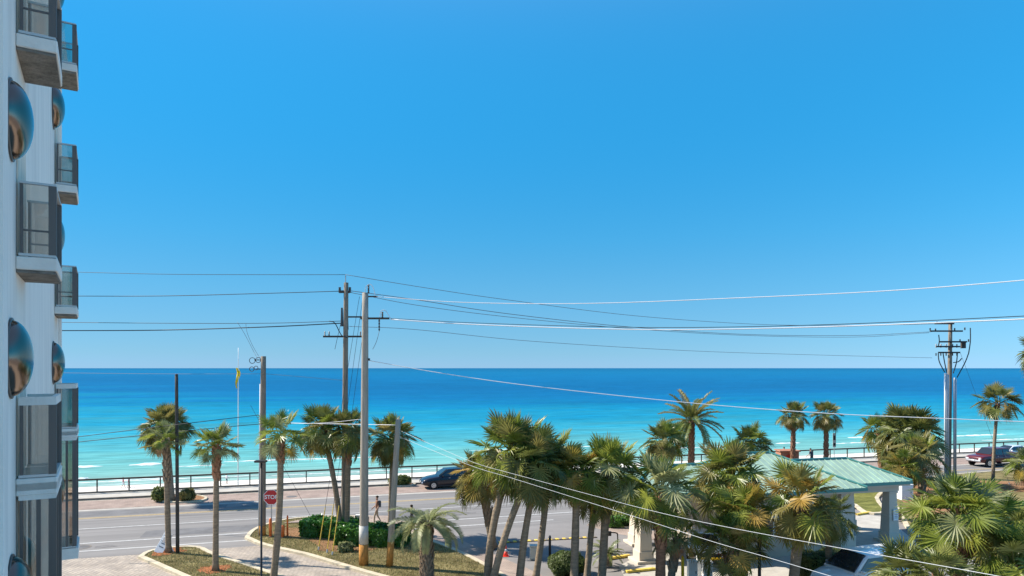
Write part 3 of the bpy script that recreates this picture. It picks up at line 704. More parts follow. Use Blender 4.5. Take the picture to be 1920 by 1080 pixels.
wire([(655, 612, Z1), (780, 618, 44), (1000, 640, 49), (1300, 658, 57), (1550, 666, 63), (1748, 671, Z7)], .016, M['wire_grey'], 'faint lowest grey wire in the sky between the tall pole and far pole')
wire([(704, 556, Z2), (870, 567, 34), (1100, 569, 31), (1400, 558, 27.5), (1700, 543, 24.5), (2100, 510, 21)], .018, M['wire_white'], 'upper bright cable crossing the sky from the thick pole to the right edge')
wire([(733, 599, Z2), (880, 608, 34), (1100, 616, 31), (1300, 618, 28.5), (1600, 611, 25.5), (2100, 591, 21)], .024, M['wire_white'], 'lower bright thick cable crossing the sky from the thick pole crossarm')
wire([(733, 597, Z2), (880, 605, 34.3), (1100, 612, 31.3), (1300, 614, 28.8), (1600, 607, 25.7), (2100, 584, 21.2)], .014, M['wire'], 'thin dark wire just above the lower bright cable')
wire([(692, 676, Z2), (830, 700, 35), (1000, 724, 33.4), (1300, 756, 31), (1550, 775, 29), (1750, 784, 27.5), (2000, 794, 26)], .017, M['wire_white'], 'single bright cable crossing the sea from the thick pole to the right edge')
wire([(60, 830, 38), (250, 806, 38), (400, 788, 38), (487, 778, Z4)], .02, M['wire'], 'upper of two dark wires crossing the sea at left below the horizon')
wire([(60, 838, 38), (250, 818, 38), (400, 803, 38), (487, 795, Z4)], .02, M['wire'], 'lower of two dark wires crossing the sea at left below the horizon')
wire([(100, 699, 46), (300, 701, 44), (490, 701, Z4)], .012, M['wire_grey'], 'faint thin wire just under the horizon reaching the pole with wire loops')
wire([(497, 701, Z4), (560, 706, 42), (642, 713, Z1)], .012, M['wire_grey'], 'faint thin wire between the two weathered poles just under the horizon')
wire([(498, 792, Z4), (580, 794, 39), (640, 795, 38), (745, 797, Z5)], .017, M['wire_white'], 'pale wire drooping between the loop pole and the leaning stub pole')
wire([(676, 786, Z2), (620, 792, 37.5), (570, 794, 39), (498, 791, Z4)], .012, M['wire_white'], 'thin pale wire joining the thick pole to the loop pole')
wire([(747, 806, Z5), (810, 834, 33), (891, 868, 30.5), (968, 890, 28.5), (1200, 952, 23.5), (1342, 984, 21), (1550, 1023, 18), (1760, 1060, 15.5), (1980, 1100, 13)], .0075, M['conduit'], 'upper of two pale cables dropping from the leaning stub pole to bottom right')
wire([(747, 818, Z5), (810, 844, 33), (891, 876, 30.5), (968, 899, 28.5), (1200, 972, 23.5), (1338, 1016, 21), (1439, 1045, 19.5), (1550, 1078, 18), (1760, 1140, 15.5)], .0075, M['conduit'], 'lower of two pale cables dropping from the leaning stub pole to bottom right')
wire([(445, 604, 43.2), (455, 620, 43), (466, 640, 42.8), (476, 660, 42.5), (484, 674, Z4)], .012, M['wire_grey'], 'left of two slack drops hanging from the wires to the loop pole')
wire([(461, 607, 43.2), (463, 622, 43), (472, 645, 42.8), (484, 666, 42.5), (490, 672, Z4)], .012, M['wire_grey'], 'right of two slack drops hanging from the wires to the loop pole')
wire([(617, 602, Z1), (628, 606, Z1-.1), (640, 628, Z1-.2), (651, 633, Z1-.3)], .03, M['wire'], 'short dark jumper looping beside the tall pole')
wire([(640, 602, Z1-.1), (633, 632, Z1-.1), (628, 655, Z1-.1)], .014, M['wire'], 'short wire hanging straight beside the low crossarm')
wire([(712, 618, Z2), (706, 640, Z2), (699, 655, Z2)], .013, M['wire_grey'], 'short loose wire hanging below the thick pole insulator')
# guy wires, yellow guards
def guy(top, bot, f, label, group='guy wires with yellow guards'):
    e = empty('guy_wire', tuple(bot), label, 'guy wire', group)
    t = top-bot; t_ = [Vector((0, 0, 0)), t]
    lpart(e, 'strand', lambda b: tube(b, t_, .012, 5), M['wire'])
    if f: lpart(e, 'guard', lambda b: tube(b, [t*.01, t*f], .026, 8), M['guard'])
    lpart(e, 'anchor', lambda b: tube(b, [Vector((0, 0, -.02)), t*.012], .05, 6), M['steel'])
guy(at(674, 556, Z1), G(597, 1031, .12), .155, 'leftmost guy wire with a yellow guard on the mulch bed')
guy(at(680, 560, Z1), G(613, 1036, .12), .17, 'middle guy wire with a yellow guard on the mulch bed')
guy(at(684, 600, Z1), G(623, 1040, .12), .19, 'rightmost guy wire with a yellow guard on the mulch bed')
guy(at(470, 760, 50), G(590, 982, .12), .0, 'thin slanting guy wire over the road left of the hedge', None)
guy(at(1800, 660, Z7), G(1893, 908, .12), .0, 'long thin guy wire right of the far utility pole', None)

# flagpole on the beach side
bf = RV(*uv(at(446, 800, 78))); bf.z = beachz(uv(bf)[1])
FP = pole('flagpole', bf, at(447, 652, bf.y), .08, .035, M['white'], 'tall slim white flagpole with a limp yellow flag by the beach', 'flagpole')
fv_ = []; ff_ = []
for i in range(14):
    t = i/13; w = .32*(.35+.65*math.sin(math.pi*min(1, t*1.1+.08)))
    y = 690+38*t; c = rel(bf, 447, y)
    for j in range(5):
        q = j/4; fv_.append(c+Vector((-.30+w*1.6*q-.15*(1-t)*0+.08*math.sin(t*7), .16*math.sin(q*9+t*3), 0)))
for i in range(13):
    for j in range(4): a = i*5+j; ff_.append((a, a+1, a+6, a+5))
o = rawobj('flag', fv_, ff_, M['flag'], FP, True)

# lamp posts
def lamp(base, top, head, label, r=.06):
    e = empty('street_lamp', tuple(base), label, 'street lamp', 'black lamp posts')
    lpart(e, 'post', lambda b: tube(b, [Vector((0, 0, 0)), Vector((0, 0, .5)), Vector((0, 0, .55)), top-base], [r*1.5, r*1.5, r, r*.8], 10), M['black'], True)
    lpart(e, 'lamp_head', lambda b: (box(b, head-base, (.55, .30, .10), 0, .03)), M['black'])
    lpart(e, 'bracket', lambda b: tube(b, [top-base-Vector((0, 0, .05)), head-base], .03, 6), M['black'])
    return e
lb = G(490, 1105); lamp(lb, at(490, 868, lb.y), at(489, 865, lb.y), 'slim black lamp post standing in front of the loop pole, left of the stop sign', .05)
lb = G(1424, 1125); lamp(lb, at(1424, 990, lb.y), at(1421, 984, lb.y), 'black lamp post among the palms before the gatehouse', .075)

# ------------------------------------------------------------------ signs and small posts
def sign_text(txt, size, m, parent, loc, rot):
    cu = bpy.data.curves.new('lettering', 'FONT'); cu.body = txt; cu.size = size; cu.align_x = 'CENTER'; cu.align_y = 'CENTER'; cu.extrude = .004; cu.offset = size*.02
    t = bpy.data.objects.new('tmp', cu); C.objects.link(t)
    dg = bpy.context.evaluated_depsgraph_get(); me = bpy.data.meshes.new_from_object(t.evaluated_get(dg)); bpy.data.objects.remove(t)
    me.materials.clear(); me.materials.append(m)
    return link('lettering', me, parent, loc, rot)
sb = G(509, 1006, .1)
sg = empty('stop_sign', tuple(sb), 'red octagonal STOP sign behind the palm trunk at the driveway mouth', 'stop sign')
zc = at(510, 932, sb.y).z-.1
def octo(b, r, y0, y1):
    P = [(r*math.cos(R(22.5+45*i)), r*math.sin(R(22.5+45*i))) for i in range(8)]
    a = [b.verts.new((x, y0, z+zc)) for x, z in P]; c = [b.verts.new((x, y1, z+zc)) for x, z in P]
    b.faces.new(a); b.faces.new(c[::-1])
    for i in range(8): b.faces.new((a[i], c[i], c[(i+1) % 8], a[(i+1) % 8]))
M['sign_white'] = mat('sign_white', (.8, .8, .8), .4, .4)
lpart(sg, 'border', lambda b: octo(b, .495, -.045, -.03), M['sign_white'])
lpart(sg, 'board', lambda b: octo(b, .46, -.055, -.0455), M['red'])
lpart(sg, 'post', lambda b: box(b, (0, 0, (zc+.4)/2), (.06, .04, zc+.4)), M['steel'])
sign_text('STOP', .33, M['sign_white'], sg, (0, -.06, zc), (R(90), 0, 0))
# bollards
def bollard(x, y, h, r, m, label, cat='bollard', name='bollard', group='orange bollards by the stop sign'):
    p = G(x, y, .1); e = empty(name, tuple(p), label, cat, group)
    lpart(e, 'post', lambda b: tube(b, [Vector((0, 0, 0)), Vector((0, 0, h*.93)), Vector((0, 0, h))], [r, r, r*.55], 12), m, True)
    lpart(e, 'collar', lambda b: tube(b, [Vector((0, 0, 0)), Vector((0, 0, .05))], r*1.35, 12), M['kerb_dark'])
    return e
bollard(507, 1007, 1.15, .085, M['orange'], 'orange bollard directly below the stop sign')
bollard(530, 1008, .75, .12, M['orange'], 'short fat orange bollard, middle one right of the stop sign')
bollard(539, 1006, 1.30, .055, M['orange'], 'tall thin orange bollard furthest right of the stop sign')
bollard(598, 981, .50, .05, M['orange'], 'small orange post on the crossing pad behind the hedge')
bollard(690, 981, .45, .06, M['black'], 'short dark post behind the hedge right of the thickest pole')
bx = G(672, 980, .12); e = empty('meter_box', tuple(bx), 'small pale utility box behind the hedge beside the thickest pole', 'utility box')
lpart(e, 'cabinet', lambda b: box(b, (0, 0, .24), (.32, .25, .48), 0, .02), M['cab_grey']); lpart(e, 'lid', lambda b: box(b, (0, 0, .51), (.36, .29, .05), 0, .01), M['white'])
# leaning white board by the first palm
ab = G(296, 1037, .11); e = empty('leaning_sign_board', tuple(ab), 'white lettered A-frame board leaning beside the first palm trunk', 'sign board')
Mx = Matrix.Rotation(R(-20), 4, 'X') @ Matrix.Rotation(R(22), 4, 'Y')
lpart(e, 'panel', lambda b: box(b, (0, 0, .58), (.50, .04, 1.16), 0, .01, M=Mx), M['sign_white'])
for i, (w, zz) in enumerate(((.30, .98), (.26, .86), (.30, .66), (.22, .55), (.28, .36))):
    lpart(e, 'print', lambda b: box(b, (0, -.024, zz), (w, .004, .055), 0, 0, M=Mx), M['wire_grey'])
lpart(e, 'prop_leg', lambda b: tube(b, [Vector((.3, .25, 1.0)), Vector((.75, .25, 0))], .025, 6), M['sign_white'])
lpart(e, 'rear_panel', lambda b: box(b, (.20, .30, .44), (.40, .03, .88), 0, 0, M=Matrix.Rotation(R(12), 4, 'X') @ Matrix.Rotation(R(18), 4, 'Y')), M['sign_white'])
# traffic cone
cb = G(948, 1043); e = empty('traffic_cone', tuple(cb), 'red orange traffic cone on the driveway between leaning palm trunks', 'traffic cone')
lpart(e, 'base', lambda b: box(b, (0, 0, .02), (.36, .36, .04), 0, .01), M['cone'])
lpart(e, 'cone', lambda b: tube(b, [Vector((0, 0, .04)), Vector((0, 0, .28))], [.14, .10], 16), M['cone'], True)
lpart(e, 'band', lambda b: tube(b, [Vector((0, 0, .28)), Vector((0, 0, .42))], [.10, .075], 16), M['sign_white'], True)
lpart(e, 'tip', lambda b: tube(b, [Vector((0, 0, .42)), Vector((0, 0, .70))], [.075, .03], 16), M['cone'], True)
# black bollard, curved post, grey cabinet
bollard(1031, 1046, 1.22, .07, M['black'], 'tall black bollard on the driveway behind the palm trunks', group=None)
pb = G(1158, 1034); e = empty('keypad_post', tuple(pb), 'black gooseneck keypad post beside the sago palm', 'keypad post')
lpart(e, 'post', lambda b: tube(b, smoothline([Vector((0, 0, 0)), Vector((0, 0, .9)), Vector((-.08, 0, 1.05)), Vector((-.38, 0, 1.08))]), .035, 8), M['black'], True)
lpart(e, 'keypad', lambda b: box(b, (-.46, -.02, 1.02), (.20, .14, .26), 0, .02), M['black'])
lpart(e, 'base_plate', lambda b: box(b, (0, 0, .01), (.22, .22, .02)), M['black'])
def cabinet(x, y, w, d, h, m, label, name='utility_cabinet'):
    p = G(x, y, .02); e = empty(name, tuple(p), label, 'cabinet')
    lpart(e, 'housing', lambda b: box(b, (0, 0, h/2), (w, d, h), 0, .02), m)
    lpart(e, 'lid', lambda b: box(b, (0, 0, h+.02), (w+.05, d+.05, .05), 0, .015), m)
    lpart(e, 'door', lambda b: box(b, (0, -d/2-.008, h*.5), (w*.8, .012, h*.8), 0, .004), m)
    lpart(e, 'handle', lambda b: box(b, (w*.28, -d/2-.025, h*.55), (.03, .02, .12)), M['black'])
cabinet(1003, 1048, .55, .4, .72, M['cab_grey'], 'grey cabinet behind the palm trunks beside the dark clipped bush')
cabinet(1298, 1093, .42, .4, 1.05, M['white'], 'left of two white gate operator cabinets beside the yellow bollard')
cabinet(1326, 1090, .42, .4, .95, M['white'], 'right of two white gate operator cabinets beside the yellow bollard')
cabinet(1697, 938, .9, .7, 1.25, M['white'], 'tall white cabinet behind the right porch of the gatehouse')
bollard(1280, 1095, 1.35, .075, M['yellow'], 'yellow bollard at the left of the white gate cabinets', group=None)
ga = G(1340, 1080); e = empty('barrier_arm', tuple(ga), 'yellow lowered barrier arm behind the white gate cabinets', 'barrier')
lpart(e, 'arm', lambda b: box(b, (.9, 0, .85), (3.4, .05, .10)), M['yellow']); lpart(e, 'stand', lambda b: box(b, (-.8, 0, .5), (.2, .2, 1.0), 0, .02), M['white'])
# striped speed hump: alternating blocks
sh = empty('speed_hump', tuple(G(1025, 1013)), 'yellow and black dashed speed hump across the driveway', 'speed hump')
a = G(935, 1018); b = G(1110, 1008); a2 = G(1180, 1002); nseg = 28
for i in range(nseg):
    p = a+(b-a)*(i+.5)/nseg*1.05; L_ = (b-a).length/nseg; ang = math.atan2((b-a).y, (b-a).x)
    lpart(sh, 'hump_block', lambda bb: box(bb, p-sh.location+Vector((0, 0, .035)), (L_*.98, .28, .06), ang, .02), M['kerb_yellow'] if i % 2 == 0 else M['kerb_dark'])
def wheelstop(x0, y0, x1, y1, label):
    a = G(x0, y0, .02); b = G(x1, y1, .02); e = empty('parking_kerb', tuple((a+b)/2), label, 'parking kerb', 'yellow parking kerbs')
    ang = math.atan2((b-a).y, (b-a).x); L_ = (b-a).length
    lpart(e, 'block', lambda bb: box(bb, (0, 0, .06), (L_, .22, .12), ang, .03), M['kerb_yellow'])
    for t in (-.4, .4): lpart(e, 'anchor_bolt', lambda bb: tube(bb, [Vector((math.cos(ang)*L_*t, math.sin(ang)*L_*t, .1)), Vector((math.cos(ang)*L_*t, math.sin(ang)*L_*t, .135))], .03, 8), M['steel'])
wheelstop(1174, 1074, 1228, 1068, 'yellow painted kerb block left of the gatehouse column foot')
wheelstop(1606, 966, 1632, 962, 'yellow painted kerb block seen through the right porch')
wheelstop(1135, 1050, 1180, 1043, 'faded yellow kerb block right of the sago palm')
# manhole covers
def cover(x, y, r, label):
    p = G(x, y, .011); e = empty('manhole_cover', tuple(p), label, 'manhole cover')
    lpart(e, 'lid', lambda b: tube(b, [Vector((0, 0, 0)), Vector((0, 0, .006))], r, 20), M['tar']); lpart(e, 'ring', lambda b: tube(b, [Vector((0, 0, 0)), Vector((0, 0, .003))], r*1.2, 20), M['kerb_dark'])
cover(547, 931, .38, 'dark manhole cover in the brick strip right of the stop sign'); cover(152, 1026, .45, 'dark manhole cover in the near lane at the left edge')
# traffic signs on far side
def post_sign(x, y, h, label, kind):
    p = G(x, y, .1); e = empty('road_sign', tuple(p), label, 'road sign')
    lpart(e, 'post', lambda b: tube(b, [Vector((0, 0, 0)), Vector((0, 0, h))], .035, 6), M['steel'])
    if kind == 'narrow':
        lpart(e, 'board', lambda b: box(b, (0, -.05, h-.75), (.34, .03, 1.5), 0, .01), M['cab_grey']); lpart(e, 'print', lambda b: (box(b, (0, -.07, h-.5), (.24, .006, .5)), box(b, (0, -.07, h-1.2), (.24, .006, .3))), M['dark_pole'])
    else:
        def f(b):
            P = [(-.38, 0), (0, .5), (.38, 0), (.38, -.45), (-.38, -.45)]; rz = R(52)
            a_ = [b.verts.new((q*math.cos(rz), q*math.sin(rz)-.05, z+h-.5)) for q, z in P]; c_ = [b.verts.new((q*math.cos(rz)+.02, q*math.sin(rz)-.07, z+h-.5)) for q, z in P]
            b.faces.new(a_); b.faces.new(c_[::-1])
            for i in range(5): b.faces.new((a_[i], a_[(i+1) % 5], c_[(i+1) % 5], c_[i]))
        lpart(e, 'board', f, M['lime'])
post_sign(1564, 872, 3.4, 'narrow grey banner sign on a thin post by the railing', 'narrow')
post_sign(1666, 893, 3.4, 'fluorescent yellow green school-type sign turned edge-on beside a palm trunk', 'lime')
# red kiosk by the railing
kb = G(1476, 872, .15); e = empty('beach_kiosk', tuple(kb), 'small brown kiosk with a red arched opening beyond the green roof', 'kiosk')
M['kiosk'] = mat('kiosk_brown', (.36, .17, .11), .8, .2, noise=(2, .15, 5)); M['kiosk_red'] = mat('kiosk_red', (.55, .04, .02), .6, .3)
lpart(e, 'cabin', lambda b: box(b, (0, 0, .75), (1.9, 1.4, 1.5), 0, .03), M['kiosk'])
lpart(e, 'roof', lambda b: box(b, (0, 0, 1.55), (2.2, 1.7, .12), 0, .03), M['kiosk'])
def arch(b):
    P = [(-.6, .3)]+[(-.6*math.cos(math.pi*i/10), .75+.45*math.sin(math.pi*i/10)) for i in range(11)]+[(.6, .3)]
    a_ = [b.verts.new((x, -.73, z)) for x, z in P]; c_ = [b.verts.new((x, -.702, z)) for x, z in P]
    b.faces.new(a_); b.faces.new(c_[::-1])
    for i in range(len(P)): b.faces.new((a_[i], a_[(i+1) % len(P)], c_[(i+1) % len(P)], c_[i]))
lpart(e, 'opening', arch, M['kiosk_red'])
lpart(e, 'post', lambda b: box(b, (1.15, 0, .8), (.14, .14, 1.6)), M['kiosk'])

# ------------------------------------------------------------------ gatehouse
TH = R(15); A_ = Vector((math.cos(TH), math.sin(TH), 0)); B_ = Vector((-math.sin(TH), math.cos(TH), 0)); GO = Vector((21.1, 42.3, 0))
gh = empty('gatehouse', tuple(GO), 'beige gatehouse with green standing-seam hip roofs and two drive-through porches', 'gatehouse', None, TH)
EZ = 3.7; PT = .44
def gpart(name, fn, m, parent=None, smooth=False):
    bm = bmesh.new(); fn(bm); return obj(name, bm, m, parent or gh, smooth)
def gbox(bm, a0, a1, b0, b1, z0, z1, bev=0): box(bm, ((a0+a1)/2, (b0+b1)/2, (z0+z1)/2), (a1-a0, b1-b0, z1-z0), 0, bev)
def clip(poly, s, keep_less, axis=0):
    out = []
    for i in range(len(poly)):
        p, q = poly[i], poly[(i+1) % len(poly)]
        ip = (p[axis] <= s) if keep_less else (p[axis] >= s); iq = (q[axis] <= s) if keep_less else (q[axis] >= s)
        if ip: out.append(p)
        if ip != iq:
            t = (s-p[axis])/(q[axis]-p[axis]); out.append((p[0]+(q[0]-p[0])*t, p[1]+(q[1]-p[1])*t))
    return out
def hiproof(a0, a1, b0, b1, hb=None):
    hb = (b1-b0)/2; rz_ = EZ+PT*hb; mb = (b0+b1)/2
    base = gpart('roof', lambda bm: gbox(bm, a0+.06, a1-.06, b0+.06, b1-.06, EZ-.26, EZ-.10), M['beige_l'])
    def c(nm, fn, m): b = bmesh.new(); fn(b); return obj(nm, b, m, base)
    def fascia(bm):
        gbox(bm, a0-.03, a1+.03, b0-.03, b0+.03, EZ-.16, EZ+.01); gbox(bm, a0-.03, a1+.03, b1-.03, b1+.03, EZ-.16, EZ+.01)
        gbox(bm, a0-.03, a0+.03, b0+.031, b1-.031, EZ-.16, EZ+.01); gbox(bm, a1-.03, a1+.03, b0+.031, b1-.031, EZ-.16, EZ+.01)
    c('fascia', fascia, M['roof_trim'])
    r0, r1 = a0+hb, a1-hb
    # four planes given as polygons in (along eave, up slope plan distance); mapping functions to 3D
    planes = [([(a0, 0), (a1, 0), (r1, hb), (r0, hb)], lambda s, t: Vector((s, b0+t, EZ+PT*t)), Vector((0, -PT, 1))),
              ([(a0, 0), (a1, 0), (r1, hb), (r0, hb)], lambda s, t: Vector((s, b1-t, EZ+PT*t)), Vector((0, PT, 1))),
              ([(b0, 0), (b1, 0), (mb, hb)], lambda s, t: Vector((a0+t, s, EZ+PT*t)), Vector((-PT, 0, 1))),
              ([(b0, 0), (b1, 0), (mb, hb)], lambda s, t: Vector((a1-t, s, EZ+PT*t)), Vector((PT, 0, 1)))]
    W_ = .42
    for poly, mp, nn in planes:
        nn = nn.normalized(); s_lo = min(p[0] for p in poly); s_hi = max(p[0] for p in poly); n = int(math.ceil((s_hi-s_lo)/W_)); w = (s_hi-s_lo)/n
        for i in range(n):
            a = s_lo+i*w; b = a+w; q = clip(clip(poly, b, True), a, False)
            if len(q) < 3: continue
            def pf(bm, q=q, a=a, b=b, mp=mp, nn=nn):
                def pr(P, h0, h1):
                    lo = [bm.verts.new(mp(*p)+nn*h0) for p in P]; hi = [bm.verts.new(mp(*p)+nn*h1) for p in P]
                    bm.faces.new(lo[::-1]); bm.faces.new(hi)
                    for k in range(len(P)): bm.faces.new((lo[k], lo[(k+1) % len(P)], hi[(k+1) % len(P)], hi[k]))
                pr(q, 0, .02)
                ql = clip(q, a+.028, True)
                ql = [p for k, p in enumerate(ql) if abs(p[0]-ql[k-1][0])+abs(p[1]-ql[k-1][1]) > 1e-4]
                if len(ql) >= 3: pr(ql, .021, .060)
            c('roof_panel', pf, M['roof'])
    lines = [(Vector((a0, b0, EZ)), Vector((r0, mb, rz_))), (Vector((a0, b1, EZ)), Vector((r0, mb, rz_))), (Vector((a1, b0, EZ)), Vector((r1, mb, rz_))), (Vector((a1, b1, EZ)), Vector((r1, mb, rz_))), (Vector((r0, mb, rz_)), Vector((r1, mb, rz_)))]
    for p, q in lines: c('ridge_cap', lambda bm: tube(bm, [p+Vector((0, 0, .05)), q+Vector((0, 0, .05))], .075, 6), M['roof_trim'])
hiproof(-16.2, 2.0, -2.5, 2.5)
hiproof(-11.6, -2.3, -3.7, 3.7)
gpart('wall', lambda bm: (gbox(bm, -10.8, -3.1, -2.9, 2.9, 0, EZ-.27)), M['beige'])
gpart('corner_pier', lambda bm: (gbox(bm, -3.5, -2.65, -3.1, -2.2, 0, EZ-.27), gbox(bm, -3.58, -2.57, -3.18, -2.12, 0, .9, .02)), M['beige_l'])
gpart('corner_pier', lambda bm: (gbox(bm, -11.2, -10.3, -3.1, -2.2, 0, EZ-.27), gbox(bm, -11.28, -10.22, -3.18, -2.12, 0, .9, .02)), M['beige_l'])
M['win'] = mat('window_glass', (.03, .04, .05), .05, .8)
for a in (-9.6, -8.2, -6.8, -5.4, -4.2):
    w = gpart('window', lambda bm: gbox(bm, a-.42, a+.42, -2.97, -2.9, 1.1, 2.5), M['white'])
    b = bmesh.new(); gbox(b, a-.36, a+.36, -2.985, -2.972, 1.16, 2.44); obj('pane', b, M['win'], w)
dr = gpart('door', lambda bm: gbox(bm, -3.1, -3.05, -1.0, 0, 0.02, 2.1), M['white'])
b = bmesh.new(); box(b, (-3.03, -.12, 1.0), (.03, .1, .03)); obj('handle', b, M['steel'], dr)
def column(bm, a, b):
    gbox(bm, a-.62, a+.62, b-.62, b+.62, 0.002, .16, .02); gbox(bm, a-.42, a+.42, b-.42, b+.42, .16, .62, .02)
    r = bmesh.ops.create_cube(bm, size=1)
    for v in r['verts']:
        k = .36 if v.co.z < 0 else .26
        v.co = Vector((a+(k if v.co.x > 0 else -k), b+(k if v.co.y > 0 else -k), .62 if v.co.z < 0 else EZ-.75))
    gbox(bm, a-.34, a+.34, b-.34, b+.34, 1.5, 1.62, .02)
    gbox(bm, a-.32, a+.32, b-.32, b+.32, EZ-.75, EZ-.64, .01)
for (a, b) in ((1.1, -1.75), (1.1, 1.75), (-15.0, -1.75), (-13.7, 1.75)): gpart('column', lambda bm: column(bm, a, b), M['beige_l'])
gpart('beam', lambda bm: (gbox(bm, -2.6, 1.5, -2.05, -1.5, EZ-.63, EZ-.27), gbox(bm, -2.6, 1.5, 1.5, 2.05, EZ-.63, EZ-.27), gbox(bm, .85, 1.35, -1.49, 1.49, EZ-.63, EZ-.27)), M['beige_l'])
gpart('beam', lambda bm: (gbox(bm, -15.4, -10.9, -2.05, -1.5, EZ-.63, EZ-.27), gbox(bm, -15.4, -10.9, 1.5, 2.05, EZ-.63, EZ-.27), gbox(bm, -15.3, -14.8, -1.49, 1.49, EZ-.63, EZ-.27)), M['beige_l'])
gpart('downpipe', lambda bm: tube(bm, [Vector((-4.6, -2.98, 0)), Vector((-4.6, -2.98, EZ-.3))], .05, 8), M['steel'])
# notice fixed to the column
nt_ = gpart('notice', lambda bm: gbox(bm, 1.0, 1.35, -2.16, -2.13, 1.35, 2.0), M['sign_white'])
for z in (1.9, 1.8, 1.7, 1.6, 1.5): b = bmesh.new(); box(b, (1.175, -2.165, z), (.24, .004, .03)); obj('print', b, M['wire_grey'], nt_)

# ------------------------------------------------------------------ palms
def fan_leaf(seed, nl=34, petiole=1.0, blade=.95, droop=.5, mats=None, spread=150, tiltdeg=30):
    """costapalmate leaf along +X; petiole then radiating folded segments"""
    rn = random.Random(seed); vs_ = []; fs_ = []
    # petiole with gentle arch
    pp = []
    for i in range(6):
        t = i/5; pp.append(Vector((petiole*t, 0, .14*math.sin(t*1.6)-.10*droop*t*t)))
    for i, p in enumerate(pp):
        w = .022*(1.3-.7*i/5); vs_ += [p+Vector((0, -w, 0)), p+Vector((0, w, 0)), p+Vector((0, 0, -w*1.2))]
    for i in range(5):
        a = i*3; fs_ += [(a, a+3, a+4, a+1), (a+1, a+4, a+5, a+2), (a+2, a+5, a+3, a)]
    tip = pp[-1]; tdir = (pp[-1]-pp[-2]).normalized()
    tilt = Matrix.Rotation(R(tiltdeg), 3, 'Y')
    for k in range(nl):
        f = (k+.5)/nl*2-1; ang = R(spread)*f*(.94+.06*rn.random())
        cost = .20*(1-abs(f))**1.3
        o = tip+tilt @ Vector((cost, 0, -.15*cost))
        L_ = blade*(.70+.30*math.cos(ang*.62))*rn.uniform(.80, 1.06)
        d = Vector((math.cos(ang), math.sin(ang), 0))
        d = (tilt @ (d+Vector((0, 0, .10*abs(math.sin(ang))+.03+rn.uniform(-.08, .08))))).normalized()
        up_ = tilt @ Vector((0, 0, 1)); side = d.cross(up_).normalized(); side = (side*math.cos(.6)+up_*math.sin(.6)*(1 if k % 2 else -1)).normalized()
        w = .0285*(34/nl)
        b = len(vs_); g = Vector((0, 0, -1))
        d1 = o+d*L_*.34; d2 = o+d*L_*.70+g*L_*.07*droop*rn.uniform(.6, 1.4); d3 = o+d*L_*.95+g*L_*(.30*droop)*rn.uniform(.5, 1.5)+Vector((rn.uniform(-.03, .03), rn.uniform(-.03, .03), 0))
        vs_ += [o-side*w*.25, o+side*w*.25, d1-side*w, d1+side*w, d2-side*w*.72, d2+side*w*.72, d3]
        fs_ += [(b, b+2, b+3, b+1), (b+2, b+4, b+5, b+3), (b+4, b+6, b+5)]
    me = bpy.data.meshes.new('fan_leaf'); me.from_pydata([tuple(v) for v in vs_], [], fs_); me.materials.append(mats); me.update(); return me
def pinnate_leaf(seed, L_, arch, n, lw, ll, m, keel=.55):
    rn = random.Random(seed); vs_ = []; fs_ = []; mid = []
    for i in range(13):
        t = i/12; a = arch*t; mid.append(Vector((math.sin(a)/arch*L_ if arch > .01 else L_*t, 0, (math.cos(a)-1)/arch*L_ if arch > .01 else 0)))
    for i, p in enumerate(mid):
        w = .03*(1.1-i/12); vs_ += [p+Vector((0, -w, 0)), p+Vector((0, w, 0)), p+Vector((0, 0, -w))]
    for i in range(12):
        a = i*3; fs_ += [(a, a+3, a+4, a+1), (a+1, a+4, a+5, a+2), (a+2, a+5, a+3, a)]
    for k in range(n):
        t = .12+.88*(k+.5)/n; i = min(11, int(t*12)); p = mid[i].lerp(mid[i+1], t*12-i); tan = (mid[i+1]-mid[i]).normalized(); up = Vector((-tan.z, 0, tan.x))
        for s in (-1, 1):
            le = ll*math.sin(math.pi*(.14+.80*t))**.6*rn.uniform(.88, 1.1)
            d = (tan*.62+Vector((0, s*.8, 0))+up*keel*rn.uniform(.4, 1.2)).normalized(); e = tan*lw
            b = len(vs_); q = p+d*le*.55; r = p+d*le+Vector((0, 0, -le*.22*rn.uniform(.5, 1.5)))
            vs_ += [p-e*.4, p+e*.4, q-e, q+e, r]; fs_ += [(b, b+2, b+3, b+1), (b+2, b+4, b+3)]
    me = bpy.data.meshes.new('feather_leaf'); me.from_pydata([tuple(v) for v in vs_], [], fs_); me.materials.append(m); me.update(); return me
FAN = {}
for key in ('lf_green', 'lf_dark', 'lf_yel', 'lf_dead', 'lf_silver', 'lf_olive'):
    FAN[key] = [fan_leaf(i*7+3, nl=34+2*(i % 3), petiole=(.85, .95, .80, .60)[i % 4], blade=(.74, .76, .78, .74)[i % 4], droop=(.25, .5, .8, 1.0)[i % 4] if key != 'lf_dead' else 1.4, tiltdeg=(-4, 34, 56, 20)[i % 4] if key != 'lf_dead' else 60, mats=M[key], spread=(132, 148, 158, 140)[i % 4]) for i in range(4)]
def trunk(parent, top, r0, r1, bend, m, seed, sides=12, n=16):
    rn = random.Random(seed); pts = []; rs = []
    for i in range(n+1):
        t = i/n; p = top*t; p = p+bend*math.sin(math.pi*t)*1.0
        p.z = top.z*t; pts.append(p)
        rs.append((r0+(r1-r0)*t)*(1+.35*max(0, .06-t)/.06)*rn.uniform(.95, 1.05))
    bm = bmesh.new(); tube(bm, pts, rs, sides); return obj('trunk', bm, m, parent, True), pts, rs
